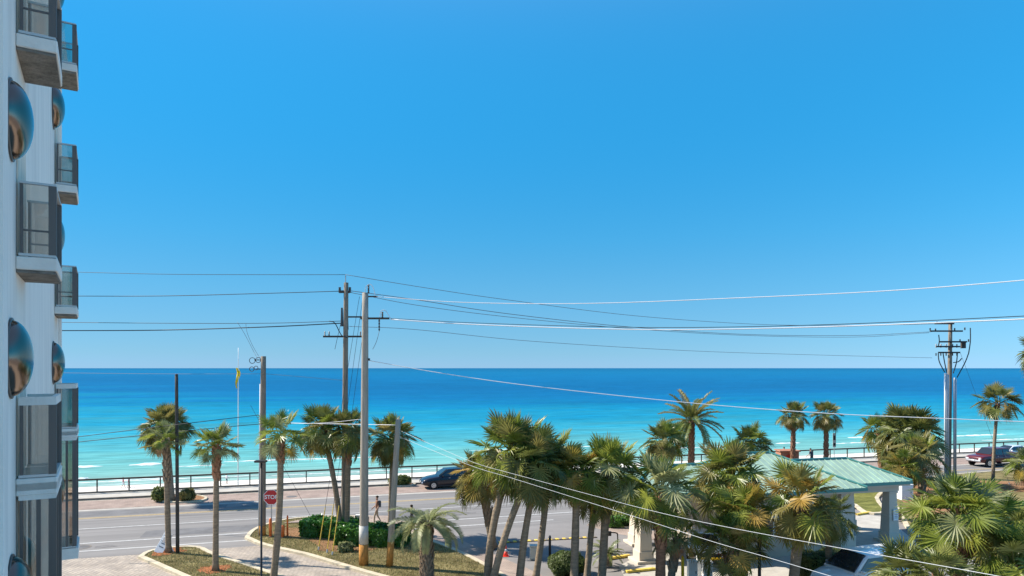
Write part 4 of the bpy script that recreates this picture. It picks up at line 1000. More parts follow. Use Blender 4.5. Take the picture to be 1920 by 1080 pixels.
def boots(parent, pts, rs, f0, f1, dens, size, m, seed):
    rn = random.Random(seed); vs_ = []; fs_ = []; z0 = f0; total = pts[-1].z; n = int((f1-f0)*total*dens)
    for k in range(n):
        t = f0+(f1-f0)*k/max(1, n-1); x = t*(len(pts)-1); i = min(len(pts)-2, int(x)); p = pts[i].lerp(pts[i+1], x-i); r = rs[i]
        a = k*2.39996; d = Vector((math.cos(a), math.sin(a), 0)); s = Vector((-d.y, d.x, 0)); L_ = size*rn.uniform(.7, 1.25); w = size*.32
        o = p+d*r*.9; tipp = o+d*L_*.42+Vector((0, 0, L_)); b = len(vs_)
        vs_ += [o-s*w+Vector((0, 0, -.04)), o+s*w+Vector((0, 0, -.04)), o+d*.05+Vector((0, 0, -.07)), tipp-s*w*.45, tipp+s*w*.45, tipp-d*.06]
        fs_ += [(b, b+2, b+3), (b+2, b+1, b+4), (b+2, b+4, b+3), (b, b+3, b+5), (b+1, b+5, b+4), (b+3, b+4, b+5), (b, b+5, b+1)]
    o = rawobj('leaf_bases', vs_, fs_, m, parent); o['kind'] = 'stuff'; return o
def sabal(c, base, Rm, n, label, pal=('lf_green',), dead=3, boot=None, red=False, r=.17, lo=-55, hi=85, seed=None, bend=(0, 0), az=None, name='cabbage_palm', cat='palm tree', zb=0.1, group=None, Zc=0):
    seed = seed or int(c[0]*7+c[1]); rn = random.Random(seed)
    bp = G(base[0], base[1], zb); top = at(c[0], c[1], bp.y+Zc)-bp
    e = empty(name, tuple(bp), label, cat, group)
    core = top-Vector((0, 0, Rm*.12))
    tr, pts, rs = trunk(e, core, r*1.05, r*.85, Vector((bend[0], bend[1], 0)), M['trunk_red' if red and boot and boot[0] < .6 else 'trunk'], seed)
    if boot: boots(e, pts, rs, boot[0], boot[1], boot[2], boot[3], M['boot_red' if red else 'boot'], seed)
    else: boots(e, pts, rs, .86, 1.0, 26, .22, M['boot_red'], seed)
    n = int(n*1.32)
    for k in range(n+dead):
        isdead = k >= n
        t = (k+.5)/n if not isdead else 1.0
        el = hi+(lo-hi)*(t**.85)+rn.uniform(-9, 9) if not isdead else lo-rn.uniform(5, 25)
        a = (k*137.508+seed*31) % 360 + rn.uniform(-14, 14)
        if az and rn.random() < .75: a = rn.choice(az)+rn.uniform(-28, 28)
        key = rn.choice(pal)
        if t > .72 and not isdead and rn.random() < .32: key = rn.choice(('lf_yel', 'lf_olive'))
        if isdead: key = 'lf_dead'
        me = FAN[key][rn.choice((0, 0, 3) if t < .4 else ((0, 1, 3) if lo > -33 else (1, 2, 3, 1)))]; s = Rm/1.62*rn.uniform(.86, 1.1)*(.78 if isdead else (1 if t > .12 else .85))
        q = (Matrix.Rotation(R(a), 4, 'Z') @ Matrix.Rotation(R(-el), 4, 'Y') @ Matrix.Rotation(R(rn.uniform(-35, 35)), 4, 'X'))
        off = Vector((math.cos(R(a)), math.sin(R(a)), 0))*r*.6+Vector((0, 0, Rm*.10*(1-2*t)))
        o = bpy.data.objects.new('dead_frond' if isdead else 'frond', me); C.objects.link(o); o.parent = e
        o.matrix_local = Matrix.Translation(core+off) @ q @ Matrix.Scale(s, 4)
    return e
def feather(c, base, leaves, n, label, r, boot, name, cat, lo=-30, hi=82, seed=1, scale=1, red=False, zb=.1, m='trunk'):
    rn = random.Random(seed); bp = G(base[0], base[1], zb); top = at(c[0], c[1], bp.y)-bp; e = empty(name, tuple(bp), label, cat)
    tr, pts, rs = trunk(e, top, r*1.1, r, Vector((0, 0, 0)), M[m], seed)
    if boot: boots(e, pts, rs, boot[0], boot[1], boot[2], boot[3], M['boot_red' if red else 'boot'], seed)
    for k in range(n):
        t = (k+.5)/n; el = hi+(lo-hi)*t+rn.uniform(-6, 6); a = k*137.508+rn.uniform(-10, 10); me = leaves[k % len(leaves)]
        o = bpy.data.objects.new('frond', me); C.objects.link(o); o.parent = e
        o.matrix_local = Matrix.Translation(top+Vector((math.cos(R(a))*r*.5, math.sin(R(a))*r*.5, 0))) @ Matrix.Rotation(R(a), 4, 'Z') @ Matrix.Rotation(R(-el), 4, 'Y') @ Matrix.Rotation(R(rn.uniform(-25, 25)), 4, 'X') @ Matrix.Scale(scale*rn.uniform(.85, 1.08), 4)
    return e
g_, d_, y_, o_, s_ = 'lf_green', 'lf_dark', 'lf_yel', 'lf_olive', 'lf_silver'
sabal((312, 797), (323, 938), 2.1, 54, 'dark full-crowned palm in the far kerb island behind the white board', (d_, d_, o_), 4, lo=-48, r=.2)
sabal((311, 824), (316, 1036), 1.30, 15, 'thin palm with a sparse bright crown rising from red mulch at the white board', (g_, s_), 1, lo=-20, boot=(.62, 1, 22, .26), r=.15)
sabal((406, 834), (404, 1070), 1.3, 26, 'small neat palm alone on the little island with a shaggy upper trunk', (g_, s_), 0, lo=-22, boot=(.74, 1, 34, .3), red=True, r=.145)
sabal((526, 815), (512, 1092), 1.45, 17, 'palm in front of the stop sign with a reddish neck and sparse drooping fronds', (g_, g_, s_), 1, lo=-38, boot=(.83, 1, 26, .28), red=True, r=.165, bend=(.12, 0))
sabal((606, 802), (640, 1008), 1.75, 40, 'left palm of the pair with leaning trunk behind the low hedge', (g_, d_, o_), 6, lo=-62, bend=(.15, 0), r=.17)
sabal((654, 806), (650, 1008), 1.60, 38, 'upright right palm of the pair wrapping the tall utility pole', (d_, g_, o_), 6, lo=-60, boot=(.7, 1, 24, .26), red=True, r=.17, Zc=-.6)
sabal((736, 820), (731, 1000), 1.75, 44, 'full round palm behind the leaning stub pole', (d_, g_, o_), 5, lo=-60, r=.15)
sabal((898, 890), (924, 1026), 1.75, 38, 'yellowing palm with a thick cross-hatched trunk beside the dark car', (o_, y_, g_), 7, lo=-58, boot=(.28, 1, 34, .26), r=.24, bend=(.1, 0))
sabal((962, 842), (913, 1095), 2.15, 48, 'tallest central palm leaning right on a long bare curved trunk', (g_, o_, g_), 7, lo=-60, r=.19, bend=(-.25, 0))
sabal((1002, 862), (921, 1102), 1.9, 36, 'second leaning palm close behind the tallest central palm', (d_, o_, d_), 5, lo=-60, r=.17, bend=(-.2, 0))
sabal((1006, 880), (973, 1098), 1.75, 30, 'shaded palm with a reddish neck just right of the two leaning palms', (d_, d_), 4, lo=-58, r=.175, red=False, bend=(-.1, 0))
sabal((1030, 862), (1004, 1088), 1.85, 32, 'dark crowned palm left of the clipped round bush', (d_, g_), 4, lo=-60, r=.16, bend=(.05, 0))
sabal((1082, 885), (1076, 1098), 1.75, 36, 'yellow green palm with a smooth dark trunk above the clipped round bush', (g_, y_, g_), 6, lo=-60, r=.19)
sabal((1140, 880), (1128, 1092), 2.0, 44, 'broad bright palm with a mossy trunk right of the clipped bush', (g_, s_, g_), 5, lo=-62, boot=(.55, 1, 26, .28), r=.2)
sabal((1114, 930), (1100, 1088), 1.3, 20, 'smaller palm crowded between the yellow green palm and the broad bright palm', (d_, o_), 3, lo=-50, r=.16)
sabal((1240, 918), (1238, 1112), 2.05, 34, 'wide palm with a thick peeling red trunk before the left porch column', (g_, g_, s_), 2, lo=-45, boot=(.45, 1, 22, .34), red=True, r=.23)
sabal((1270, 1002), (1256, 1098), 1.35, 20, 'low palm tucked right of the peeling red trunk', (g_, s_), 1, lo=-40, boot=(.3, 1, 26, .26), r=.18)
sabal((1372, 890), (1386, 1084), 2.1, 44, 'palm reaching highest in front of the gatehouse roof centre', (g_, o_), 3, lo=-45, r=.18)
sabal((1392, 962), (1396, 1112), 1.75, 28, 'middle palm of the three stacked before the gatehouse', (g_, y_, g_), 4, lo=-45, r=.19)
sabal((1372, 1014), (1376, 1118), 1.75, 24, 'lowest palm of the three stacked before the gatehouse, over the white cabinets', (g_, o_), 4, lo=-55, r=.19)
sabal((1504, 934), (1484, 1122), 2.05, 34, 'round palm left of the gatehouse right wall with a shaggy brown neck', (g_, o_, y_), 6, lo=-58, boot=(.55, 1, 24, .3), r=.23)
sabal((1556, 965), (1552, 1095), 1.35, 26, 'small dark palm against the beige corner of the gatehouse', (d_, d_), 3, lo=-62, r=.16)
sabal((1246, 826), (1244, 905), 2.2, 38, 'bushy palm on the far kerb left of the feather palm', (g_, o_, d_), 4, lo=-40, boot=(.3, 1, 20, .3), r=.24)
sabal((1408, 830), (1410, 884), 2.3, 32, 'wide low palm on the far kerb behind the gatehouse roof', (d_, g_), 2, lo=-40, r=.25)
sabal((1488, 778), (1486, 876), 1.75, 34, 'left of the two similar slim palms by the railing', (d_, o_), 6, lo=-50, boot=(.1, 1, 22, .24), red=True, r=.21)
sabal((1549, 778), (1549, 876), 1.75, 34, 'right of the two similar slim palms by the railing', (d_, o_, d_), 6, lo=-50, boot=(.1, 1, 22, .24), red=True, r=.21)
sabal((1648, 808), (1655, 893), 2.1, 24, 'palm with spread fronds beside the fluorescent sign', (d_, g_), 2, lo=-42, r=.27, boot=(0, 1, 20, .26), red=True)
sabal((1704, 812), (1712, 907), 3.0, 90, 'largest dense dome-crowned palm left of the conduit pole', (d_, o_, d_), 8, lo=-60, r=.22, boot=(.1, 1, 20, .26))
sabal((1722, 850), (1730, 926), 2.2, 30, 'pale green palm with a cross-hatched trunk below the dense dome palm', (s_, g_, o_), 2, lo=-45, r=.27, boot=(0, .9, 30, .26))
sabal((1690, 872), (1709, 930), 1.8, 26, 'low yellowish palm just right of the green roof tip', (o_, y_, g_), 3, lo=-55, r=.16)
sabal((1871, 752), (1862, 908), 1.95, 26, 'slender lone palm with tufted clusters of fronds near the right edge', (d_, o_), 2, lo=-40, hi=70, az=(0, 60, 120, 180, 200, -20), r=.14, bend=(-.1, 0))
sabal((1928, 872), (1926, 918), 2.0, 26, 'low palm cut off by the right edge beside the white car', (g_, s_), 2, lo=-40, r=.2)
sabal((1962, 655), (1962, 1024), 1.7, 34, 'tall palm whose crown only just enters at the right edge against the sky', (d_, o_), 4, lo=-55, r=.17)
sabal((1798, 960), (1796, 1205), 1.95, 34, 'nearest big palm at the right with splayed glossy fans and peeling trunk', (g_, s_, g_), 4, lo=-42, boot=(.5, 1, 24, .34), red=True, r=.2)
sabal((1868, 990), (1872, 1175), 1.7, 28, 'shaded palm just right of the nearest big palm', (d_, g_), 3, lo=-50, r=.18)
sabal((1700, 1075), (1702, 1195), 1.45, 30, 'dark low palm in front of the white vehicle', (d_, d_), 1, lo=-35, r=.18)
sabal((1903, 1050), (1905, 1230), 1.8, 32, 'green palm in the bottom right corner', (g_, g_, d_), 2, lo=-40, r=.2)
sabal((1760, 1075), (1758, 1240), 1.35, 20, 'small dark palm at the bottom edge between the white vehicle and corner palm', (d_,), 1, lo=-30, r=.17)
date = [pinnate_leaf(i+40, 3.1, .75+.12*i, 46, .045, .52, M[k]) for i, k in enumerate(('lf_dark', 'lf_olive', 'lf_olive', 'lf_dark'))]
feather((1297, 790), (1296, 880), date, 34, 'feather-leaved date palm rising above the gatehouse roof against the sea', .28, (.0, 1, 26, .24), 'date_palm', 'palm tree', lo=-38, hi=84, seed=3, red=True, m='trunk_red', scale=1.2)
pindo = [pinnate_leaf(i+60, 2.0, 1.5+.25*i, 40, .028, .42, M['lf_silver'], .35) for i in range(4)]
feather((800, 984), (800, 1090), pindo, 30, 'silvery arching feather palm with a stout shaggy trunk in the dry grass', .27, (.0, 1, 46, .28), 'pindo_palm', 'palm tree', lo=-5, hi=80, seed=9, scale=.95)
sago = [pinnate_leaf(i+80, 1.0, .9+.2*i, 34, .014, .17, M['lf_dark'], .3) for i in range(3)]
feather((1141, 1038), (1140, 1060), sago, 26, 'dark green sago palm beside the gooseneck keypad post', .13, (.0, 1, 40, .12), 'sago_palm', 'sago palm', lo=-10, hi=75, seed=12)
feather((1688, 962), (1687, 975), sago, 18, 'small sago palm beside the right porch column', .10, None, 'sago_palm', 'sago palm', lo=0, hi=75, seed=13, scale=.95)

# ------------------------------------------------------------------ hedges, bushes
def bush(name, cx, cy, size, n, leaf, label, m, shape='box', zb=.1, rz=0, seed=1, group=None, cat='bush'):
    rn = random.Random(seed); p = G(cx, cy, zb); e = empty(name, tuple(p), label, cat, group, rz)
    sx, sy, sz = size; bm = bmesh.new()
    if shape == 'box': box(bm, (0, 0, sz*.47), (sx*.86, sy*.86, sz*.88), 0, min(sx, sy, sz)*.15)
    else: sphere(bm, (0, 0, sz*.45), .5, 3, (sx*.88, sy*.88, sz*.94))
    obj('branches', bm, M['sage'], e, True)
    vs_ = []; fs_ = []
    ph = [rn.uniform(0, 6) for _ in range(6)]
    n = int(n*1.3); leaf *= 1.25
    for k in range(n):
        if shape == 'box':
            w = rn.random()*(sx*sy+2*sx*sz+2*sy*sz)
            x, y, z = rn.uniform(-.5, .5), rn.uniform(-.5, .5), rn.uniform(0, 1)
            if w < sx*sy: z = 1.0; nn = Vector((0, 0, 1))
            elif w < sx*sy+2*sx*sz: y = rn.choice((-.5, .5)); nn = Vector((0, y*2, .2))
            else: x = rn.choice((-.5, .5)); nn = Vector((x*2, 0, .2))
            q = Vector((x*sx, y*sy, z*sz))
            m_ = .05*sz if True else 0
        else:
            d = Vector((rn.gauss(0, 1), rn.gauss(0, 1), rn.gauss(0, 1))).normalized(); nn = d
            q = Vector((d.x*sx*.5, d.y*sy*.5, sz*.5+d.z*sz*.5))
            if q.z < 0: q.z = 0
        lump = math.sin(q.x*4.1+ph[0])*math.sin(q.y*4.7+ph[1])+math.sin(q.x*9+ph[2]+q.z*5)*.5
        q = q+nn*(.11*lump-rn.random()**2*.08)
        n2_ = (nn+Vector((rn.uniform(-.8, .8), rn.uniform(-.8, .8), rn.uniform(-.5, .8)))).normalized(); d1 = n2_.cross(Vector((rn.uniform(-1, 1), rn.uniform(-1, 1), rn.uniform(-1, 1)))).normalized(); s = n2_.cross(d1)
        L_ = leaf*rn.uniform(.7, 1.3); b = len(vs_); vs_ += [q, q+d1*L_*.5+s*L_*.28, q+d1*L_, q+d1*L_*.5-s*L_*.28]; fs_.append((b, b+1, b+2, b+3))
    o = rawobj('foliage', vs_, fs_, m, e); o['kind'] = 'stuff'; return e
bush('hedge', 620, 1004, (3.3, 1.6, .95), 7000, .13, 'glossy green hedge left part, in front of the palm pair', M['hedge'], seed=2, rz=-.2, cat='hedge')
bush('hedge', 700, 1018, (4.0, 1.8, .95), 9000, .13, 'glossy green hedge right part, wrapped round the thickest pole', M['hedge'], seed=3, rz=-.12, cat='hedge')
bush('bush', 648, 1034, (.8, .6, .42), 900, .14, 'small grey green tuft on the mulch in front of the glossy hedge', M['lf_silver'], 'ball', seed=4)
bush('clipped_bush', 1064, 1078, (2.0, 1.8, 1.15), 9000, .07, 'dark clipped round bush between palm trunks at the bottom centre', M['hedge_dry'], 'ball', seed=5, zb=0)
bush('hedge', 1544, 1090, (2.3, 1.6, 1.35), 9000, .07, 'clipped square hedge before the gatehouse, left of the white vehicle', M['hedge_dry'], seed=6, zb=0, cat='hedge', rz=.15)
bush('hedge', 1175, 985, (3.0, 1.0, .55), 4500, .09, 'low bright green hedge on the entrance island left of the porch column', M['hedge'], seed=7, rz=-.15, cat='hedge')
bush('hedge', 1925, 985, (5.5, 5.0, 1.1), 12000, .12, 'broad dark hedge bank at the right edge behind the shaded palm', M['hedge'], seed=8, rz=-.3, cat='hedge')
bush('bush', 1775, 915, (3.4, 1.6, .8), 3500, .12, 'dark low shrubs round the foot of the conduit pole', M['lf_dark'], 'ball', seed=9)
bush('bush', 352, 939, (1.0, .8, .9), 1200, .14, 'round dry shrub on the far kerb island right of the dark palm', M['lf_olive'], 'ball', seed=10)
bush('bush', 302, 938, (1.2, .9, 1.0), 1200, .18, 'spiky green shrub on the far kerb island left of the dark palm', M['hedge_dry'], 'ball', seed=11)
bush('bush', 750, 909, (1.9, .9, .8), 1800, .15, 'low yellow green shrub on the far kerb beside the dark car', M['hedge_dry'], 'ball', seed=12)
bush('bush', 1675, 905, (2.2, 1.4, 1.0), 2500, .14, 'rusty shrub near the fluorescent sign at the kerb', M['lf_olive'], 'ball', seed=13)
bush('bush', 1752, 950, (2.6, 1.6, .8), 2500, .14, 'olive shrub on the brown mulch right of the porch', M['lf_olive'], 'ball', seed=14)

# ------------------------------------------------------------------ vehicles
def wheel(parent, x, y, r, w):
    s = 1 if y > 0 else -1
    t = lpart(parent, 'wheel', lambda b: tube(b, [Vector((x, y-w/2, r)), Vector((x, y-w*.4, r)), Vector((x, y+w*.4, r)), Vector((x, y+w/2, r))], [r*.94, r, r, r*.94], 24), M['rubber'])
    b = bmesh.new(); tube(b, [Vector((x, y+s*(w/2-.02), r)), Vector((x, y+s*(w/2+.012), r))], r*.62, 20); obj('rim', b, M['chrome'], t)
    for k in range(5):
        b = bmesh.new(); a = k*2*math.pi/5
        box(b, (x+math.cos(a)*r*.36, y+s*(w/2+.016), r+math.sin(a)*r*.36), (r*.16, .012, r*.16)); obj('spoke_gap', b, M['rubber'], t)
    return t
def loft(bm, secs):
    rings = [[bm.verts.new(p) for p in s] for s in secs]
    for i in range(len(rings)-1):
        for k in range(len(rings[0])): bm.faces.new((rings[i][k], rings[i][(k+1) % len(rings[0])], rings[i+1][(k+1) % len(rings[0])], rings[i+1][k]))
    bm.faces.new(rings[0][::-1]); bm.faces.new(rings[-1])
def car(name, pos, heading, prof, cabin, W2, wb, wr, m, label, cat, bed=None, zb=0.012):
    """prof: list (x, z_bottom, z_top, half width); cabin: (xr0, xr1, xf1, xf0, zbelt, zroof, halfbelt, halfroof)"""
    e = empty(name, tuple(pos), label, cat, None, heading)
    def lower(b):
        secs = []
        for (x, z0, z1, w) in prof:
            secs.append([Vector((x, -w*.90, z0)), Vector((x, -w, z0+.12)), Vector((x, -w, z0+(z1-z0)*.60)), Vector((x, -w*.965, z1-.05)), Vector((x, -w*.86, z1)), Vector((x, 0, z1+.025)),
                         Vector((x, w*.86, z1)), Vector((x, w*.965, z1-.05)), Vector((x, w, z0+(z1-z0)*.60)), Vector((x, w, z0+.12)), Vector((x, w*.90, z0))])
        loft(b, secs)
    lpart(e, 'body', lower, m, True)
    xr0, xr1, xf1, xf0, zb_, zr, hb, hr = cabin
    def cab(b):
        secs = []
        xs = [(xr0, 0), (xr0+(xr1-xr0)*.8, .86), (xr1, 1), ((xr1+xf1)/2, 1.04), (xf1, .98), (xf1+(xf0-xf1)*.25, .80), (xf0, 0)]
        for x, k in xs:
            z = zb_+(zr-zb_)*k; kk = min(1, k); w = hb+(hr-hb)*kk
            secs.append([Vector((x, -hb, zb_-.03)), Vector((x, -w-.001, z-.03*kk)), Vector((x, -w+.10, z+.02*kk)), Vector((x, 0, z+.035*kk)), Vector((x, w-.10, z+.02*kk)), Vector((x, w+.001, z-.03*kk)), Vector((x, hb, zb_-.03))])
        loft(b, secs)
    lpart(e, 'cabin', cab, m, False)
    # glazing: thin panes just proud of the cabin
    def quad_pane(nm, P, off, k_=.022):
        n = (P[1]-P[0]).cross(P[3]-P[0]).normalized()
        if n.dot(off) < 0: n = -n
        def f(b):
            a = [b.verts.new(p+n*k_) for p in P]; c = [b.verts.new(p-n*.01) for p in P]
            b.faces.new(a); b.faces.new(c[::-1])
            for i in range(4): b.faces.new((a[i], a[(i+1) % 4], c[(i+1) % 4], c[i]))
        lpart(e, nm, f, M['glass_dark'])
    def lerp(a, b, t): return a+(b-a)*t
    for s in (-1, 1):
        def sp(x, k): return Vector((x, s*(hb+(hr-hb)*k), zb_+(zr-zb_)*k))
        def xr(k): return lerp(xr0, xr1, k)
        def xf(k): return lerp(xf0, xf1, k)
        k0, k1 = .08, .84; mid = (xr1+xf1)/2; q = (xr0+xr1)/2
        sp_ = [xr(k0)+.25, mid-.04, mid+.04]
        quad_pane('side_window', [sp(xr(k0)+.22, k0), sp(mid-.05, k0), sp(mid-.05, k1), sp(xr(k1)+.12, k1)], Vector((0, s, 0)))
        quad_pane('side_window', [sp(mid+.05, k0), sp(xf(k0)-.22, k0), sp(xf(k1)-.10, k1), sp(mid+.05, k1)], Vector((0, s, 0)))
        lpart(e, 'wing_mirror', lambda b: box(b, (xf0-.35, s*(hb+.12), zb_+.08), (.12, .2, .14), 0, .03), m)
        lpart(e, 'door_seam', lambda b: (box(b, (mid, s*(W2+.001), (zb_+.35)/2+.05), (.015, .012, zb_-.45)), box(b, (xf0-.15, s*(W2+.001), (zb_+.35)/2+.05), (.015, .012, zb_-.5))), M['black'])
        lpart(e, 'door_handle', lambda b: (box(b, (mid-.22, s*(W2+.012), zb_-.12), (.16, .02, .03)), box(b, (mid+.85, s*(W2+.012), zb_-.12), (.16, .02, .03))), M['chrome'])
    quad_pane('windscreen', [Vector((xf0-.07, -hb+.08, zb_+.04)), Vector((xf0-.07, hb-.08, zb_+.04)), Vector((xf1+.07, hr-.10, zr-.04)), Vector((xf1+.07, -hr+.10, zr-.04))], Vector((1, 0, .5)), .085)
    quad_pane('rear_window', [Vector((xr0+.06, -hb+.1, zb_+.05)), Vector((xr0+.06, hb-.1, zb_+.05)), Vector((xr1-.08, hr-.12, zr-.06)), Vector((xr1-.08, -hr+.12, zr-.06))], Vector((-1, 0, .5)), .085)
    fx, fz0, fz1, fw = prof[-1]; rx, rz0, rz1, rw = prof[0]
    for s in (-1, 1):
        lpart(e, 'headlight', lambda b: box(b, (fx-.12, s*(fw-.16), fz1-.12), (.34, .36, .15), s*-.35, .04), M['lamp'])
        lpart(e, 'tail_light', lambda b: box(b, (rx+.02, s*(rw-.10), rz1-.22), (.10, .2, .3), 0, .02), M['taillamp'])
    lpart(e, 'grille', lambda b: box(b, (fx+.005, 0, fz1-.22), (.04, fw*1.0, .22), 0, .01), M['black'])
    lpart(e, 'front_bumper', lambda b: box(b, (fx+.02, 0, fz0+.14), (.14, fw*1.9, .2), 0, .05), M['chrome'] if bed else M['black'])
    lpart(e, 'rear_bumper', lambda b: box(b, (rx-.02, 0, rz0+.14), (.14, rw*1.9, .2), 0, .05), M['chrome'] if bed else M['black'])
    lpart(e, 'licence_plate', lambda b: box(b, (fx+.1, 0, fz0+.2), (.01, .3, .12)), M['sign_white'])
    for x in wb:
        for s in (-1, 1):
            lpart(e, 'wheel_arch', lambda b: tube(b, [Vector((x, s*(W2-.12), wr+.02)), Vector((x, s*(W2+.006), wr+.02))], wr*1.17, 24), M['black'])
            wheel(e, x, s*(W2-.08), wr, .22)
    if bed:
        lpart(e, 'bed_floor', lambda b: box(b, ((bed[0]+bed[1])/2, 0, bed[2]), (bed[1]-bed[0], W2*1.66, .02)), M['black'])
        for s in (-1, 1): lpart(e, 'bed_rail', lambda b: box(b, ((bed[0]+bed[1])/2, s*W2*.90, bed[2]+.06), (bed[1]-bed[0]+.1, .12, .1), 0, .02), m)
        lpart(e, 'tailgate', lambda b: box(b, (bed[0], 0, bed[2]-.2), (.08, W2*1.8, .55), 0, .02), m)
    lpart(e, 'sill', lambda b: (box(b, (0, -W2*.96, .28), (wb[1]-wb[0]-.8, .06, .12)), box(b, (0, W2*.96, .28), (wb[1]-wb[0]-.8, .06, .12))), M['black'])
    return e
suvprof = [(-2.32, .45, .80, .80), (-2.22, .35, 1.02, .88), (-1.7, .25, 1.08, .93), (-.6, .24, 1.07, .94), (.6, .24, 1.05, .94), (1.15, .24, 1.02, .93), (1.75, .26, .93, .91), (2.15, .32, .80, .86), (2.33, .40, .68, .74)]
# navy crossover parked in the brick strip, nose to the left
pc = G(790, 911); u0, v0 = uv(pc); v_c = 58.85
car('parked_car', RV(u0+2.15, v_c, .012), RA+math.pi, suvprof, (-2.2, -1.75, .12, .98, 1.05, 1.62, .86, .66), .945, (-1.35, 1.42), .34, M['car_blue'], 'navy crossover parked in the brick strip below the railing', 'car')
trk = [(-2.95, .50, 1.10, .88), (-2.85, .45, 1.20, .96), (-1.8, .42, 1.22, 1.0), (-.6, .40, 1.22, 1.0), (1.2, .40, 1.20, 1.0), (1.75, .42, 1.18, .99), (2.5, .45, 1.12, .97), (2.82, .5, 1.05, .93), (2.92, .5, .95, .88)]
pt_ = G(1808, 872); u0, v0 = uv(pt_)
car('pickup_truck', RV(u0+2.9, 55.3, .012), RA+math.pi, trk, (-1.15, -1.0, .85, 1.55, 1.2, 1.88, .90, .74), 1.005, (-1.85, 1.95), .42, M['car_red'], 'maroon pickup truck driving left past the conduit pole', 'pickup truck', bed=(-2.85, -1.18, 1.24))
u0, v0 = uv(G(1905, 858))
sedan = [(-2.35, .45, .80, .78), (-2.25, .32, .95, .87), (-1.6, .24, .98, .90), (.4, .22, .93, .91), (1.2, .22, .90, .91), (1.8, .24, .82, .89), (2.2, .3, .70, .82), (2.36, .38, .60, .70)]
car('parked_car', RV(u0-1.2, 59.2, .012), RA+math.pi, sedan, (-1.9, -1.1, .15, 1.2, .92, 1.44, .80, .58), .915, (-1.38, 1.42), .32, M['car_white'], 'white car beyond the maroon pickup truck at the right edge', 'car')
# white vehicles near the gatehouse
vp = G(1618, 1108)
car('white_van', (vp.x, vp.y, .012), R(200), [(-2.4, .4, 1.05, .85), (-2.3, .3, 1.2, .95), (-1, .25, 1.2, .97), (.9, .25, 1.18, .97), (1.6, .26, 1.10, .95), (2.2, .32, .95, .88), (2.4, .4, .8, .76)],
    (-2.35, -2.1, .45, 1.45, 1.15, 1.85, .90, .74), .975, (-1.45, 1.5), .36, M['car_white'], 'white van whose roof shows at the bottom edge behind the dark low palm', 'van')
vp = G(1292, 1052)
car('waiting_car', (vp.x+1.2, vp.y+1.2, .014), R(75), suvprof, (-2.2, -1.75, .12, .98, 1.05, 1.62, .86, .66), .945, (-1.35, 1.42), .34, M['car_white'], 'white car under the left porch of the gatehouse behind the low palm', 'car')

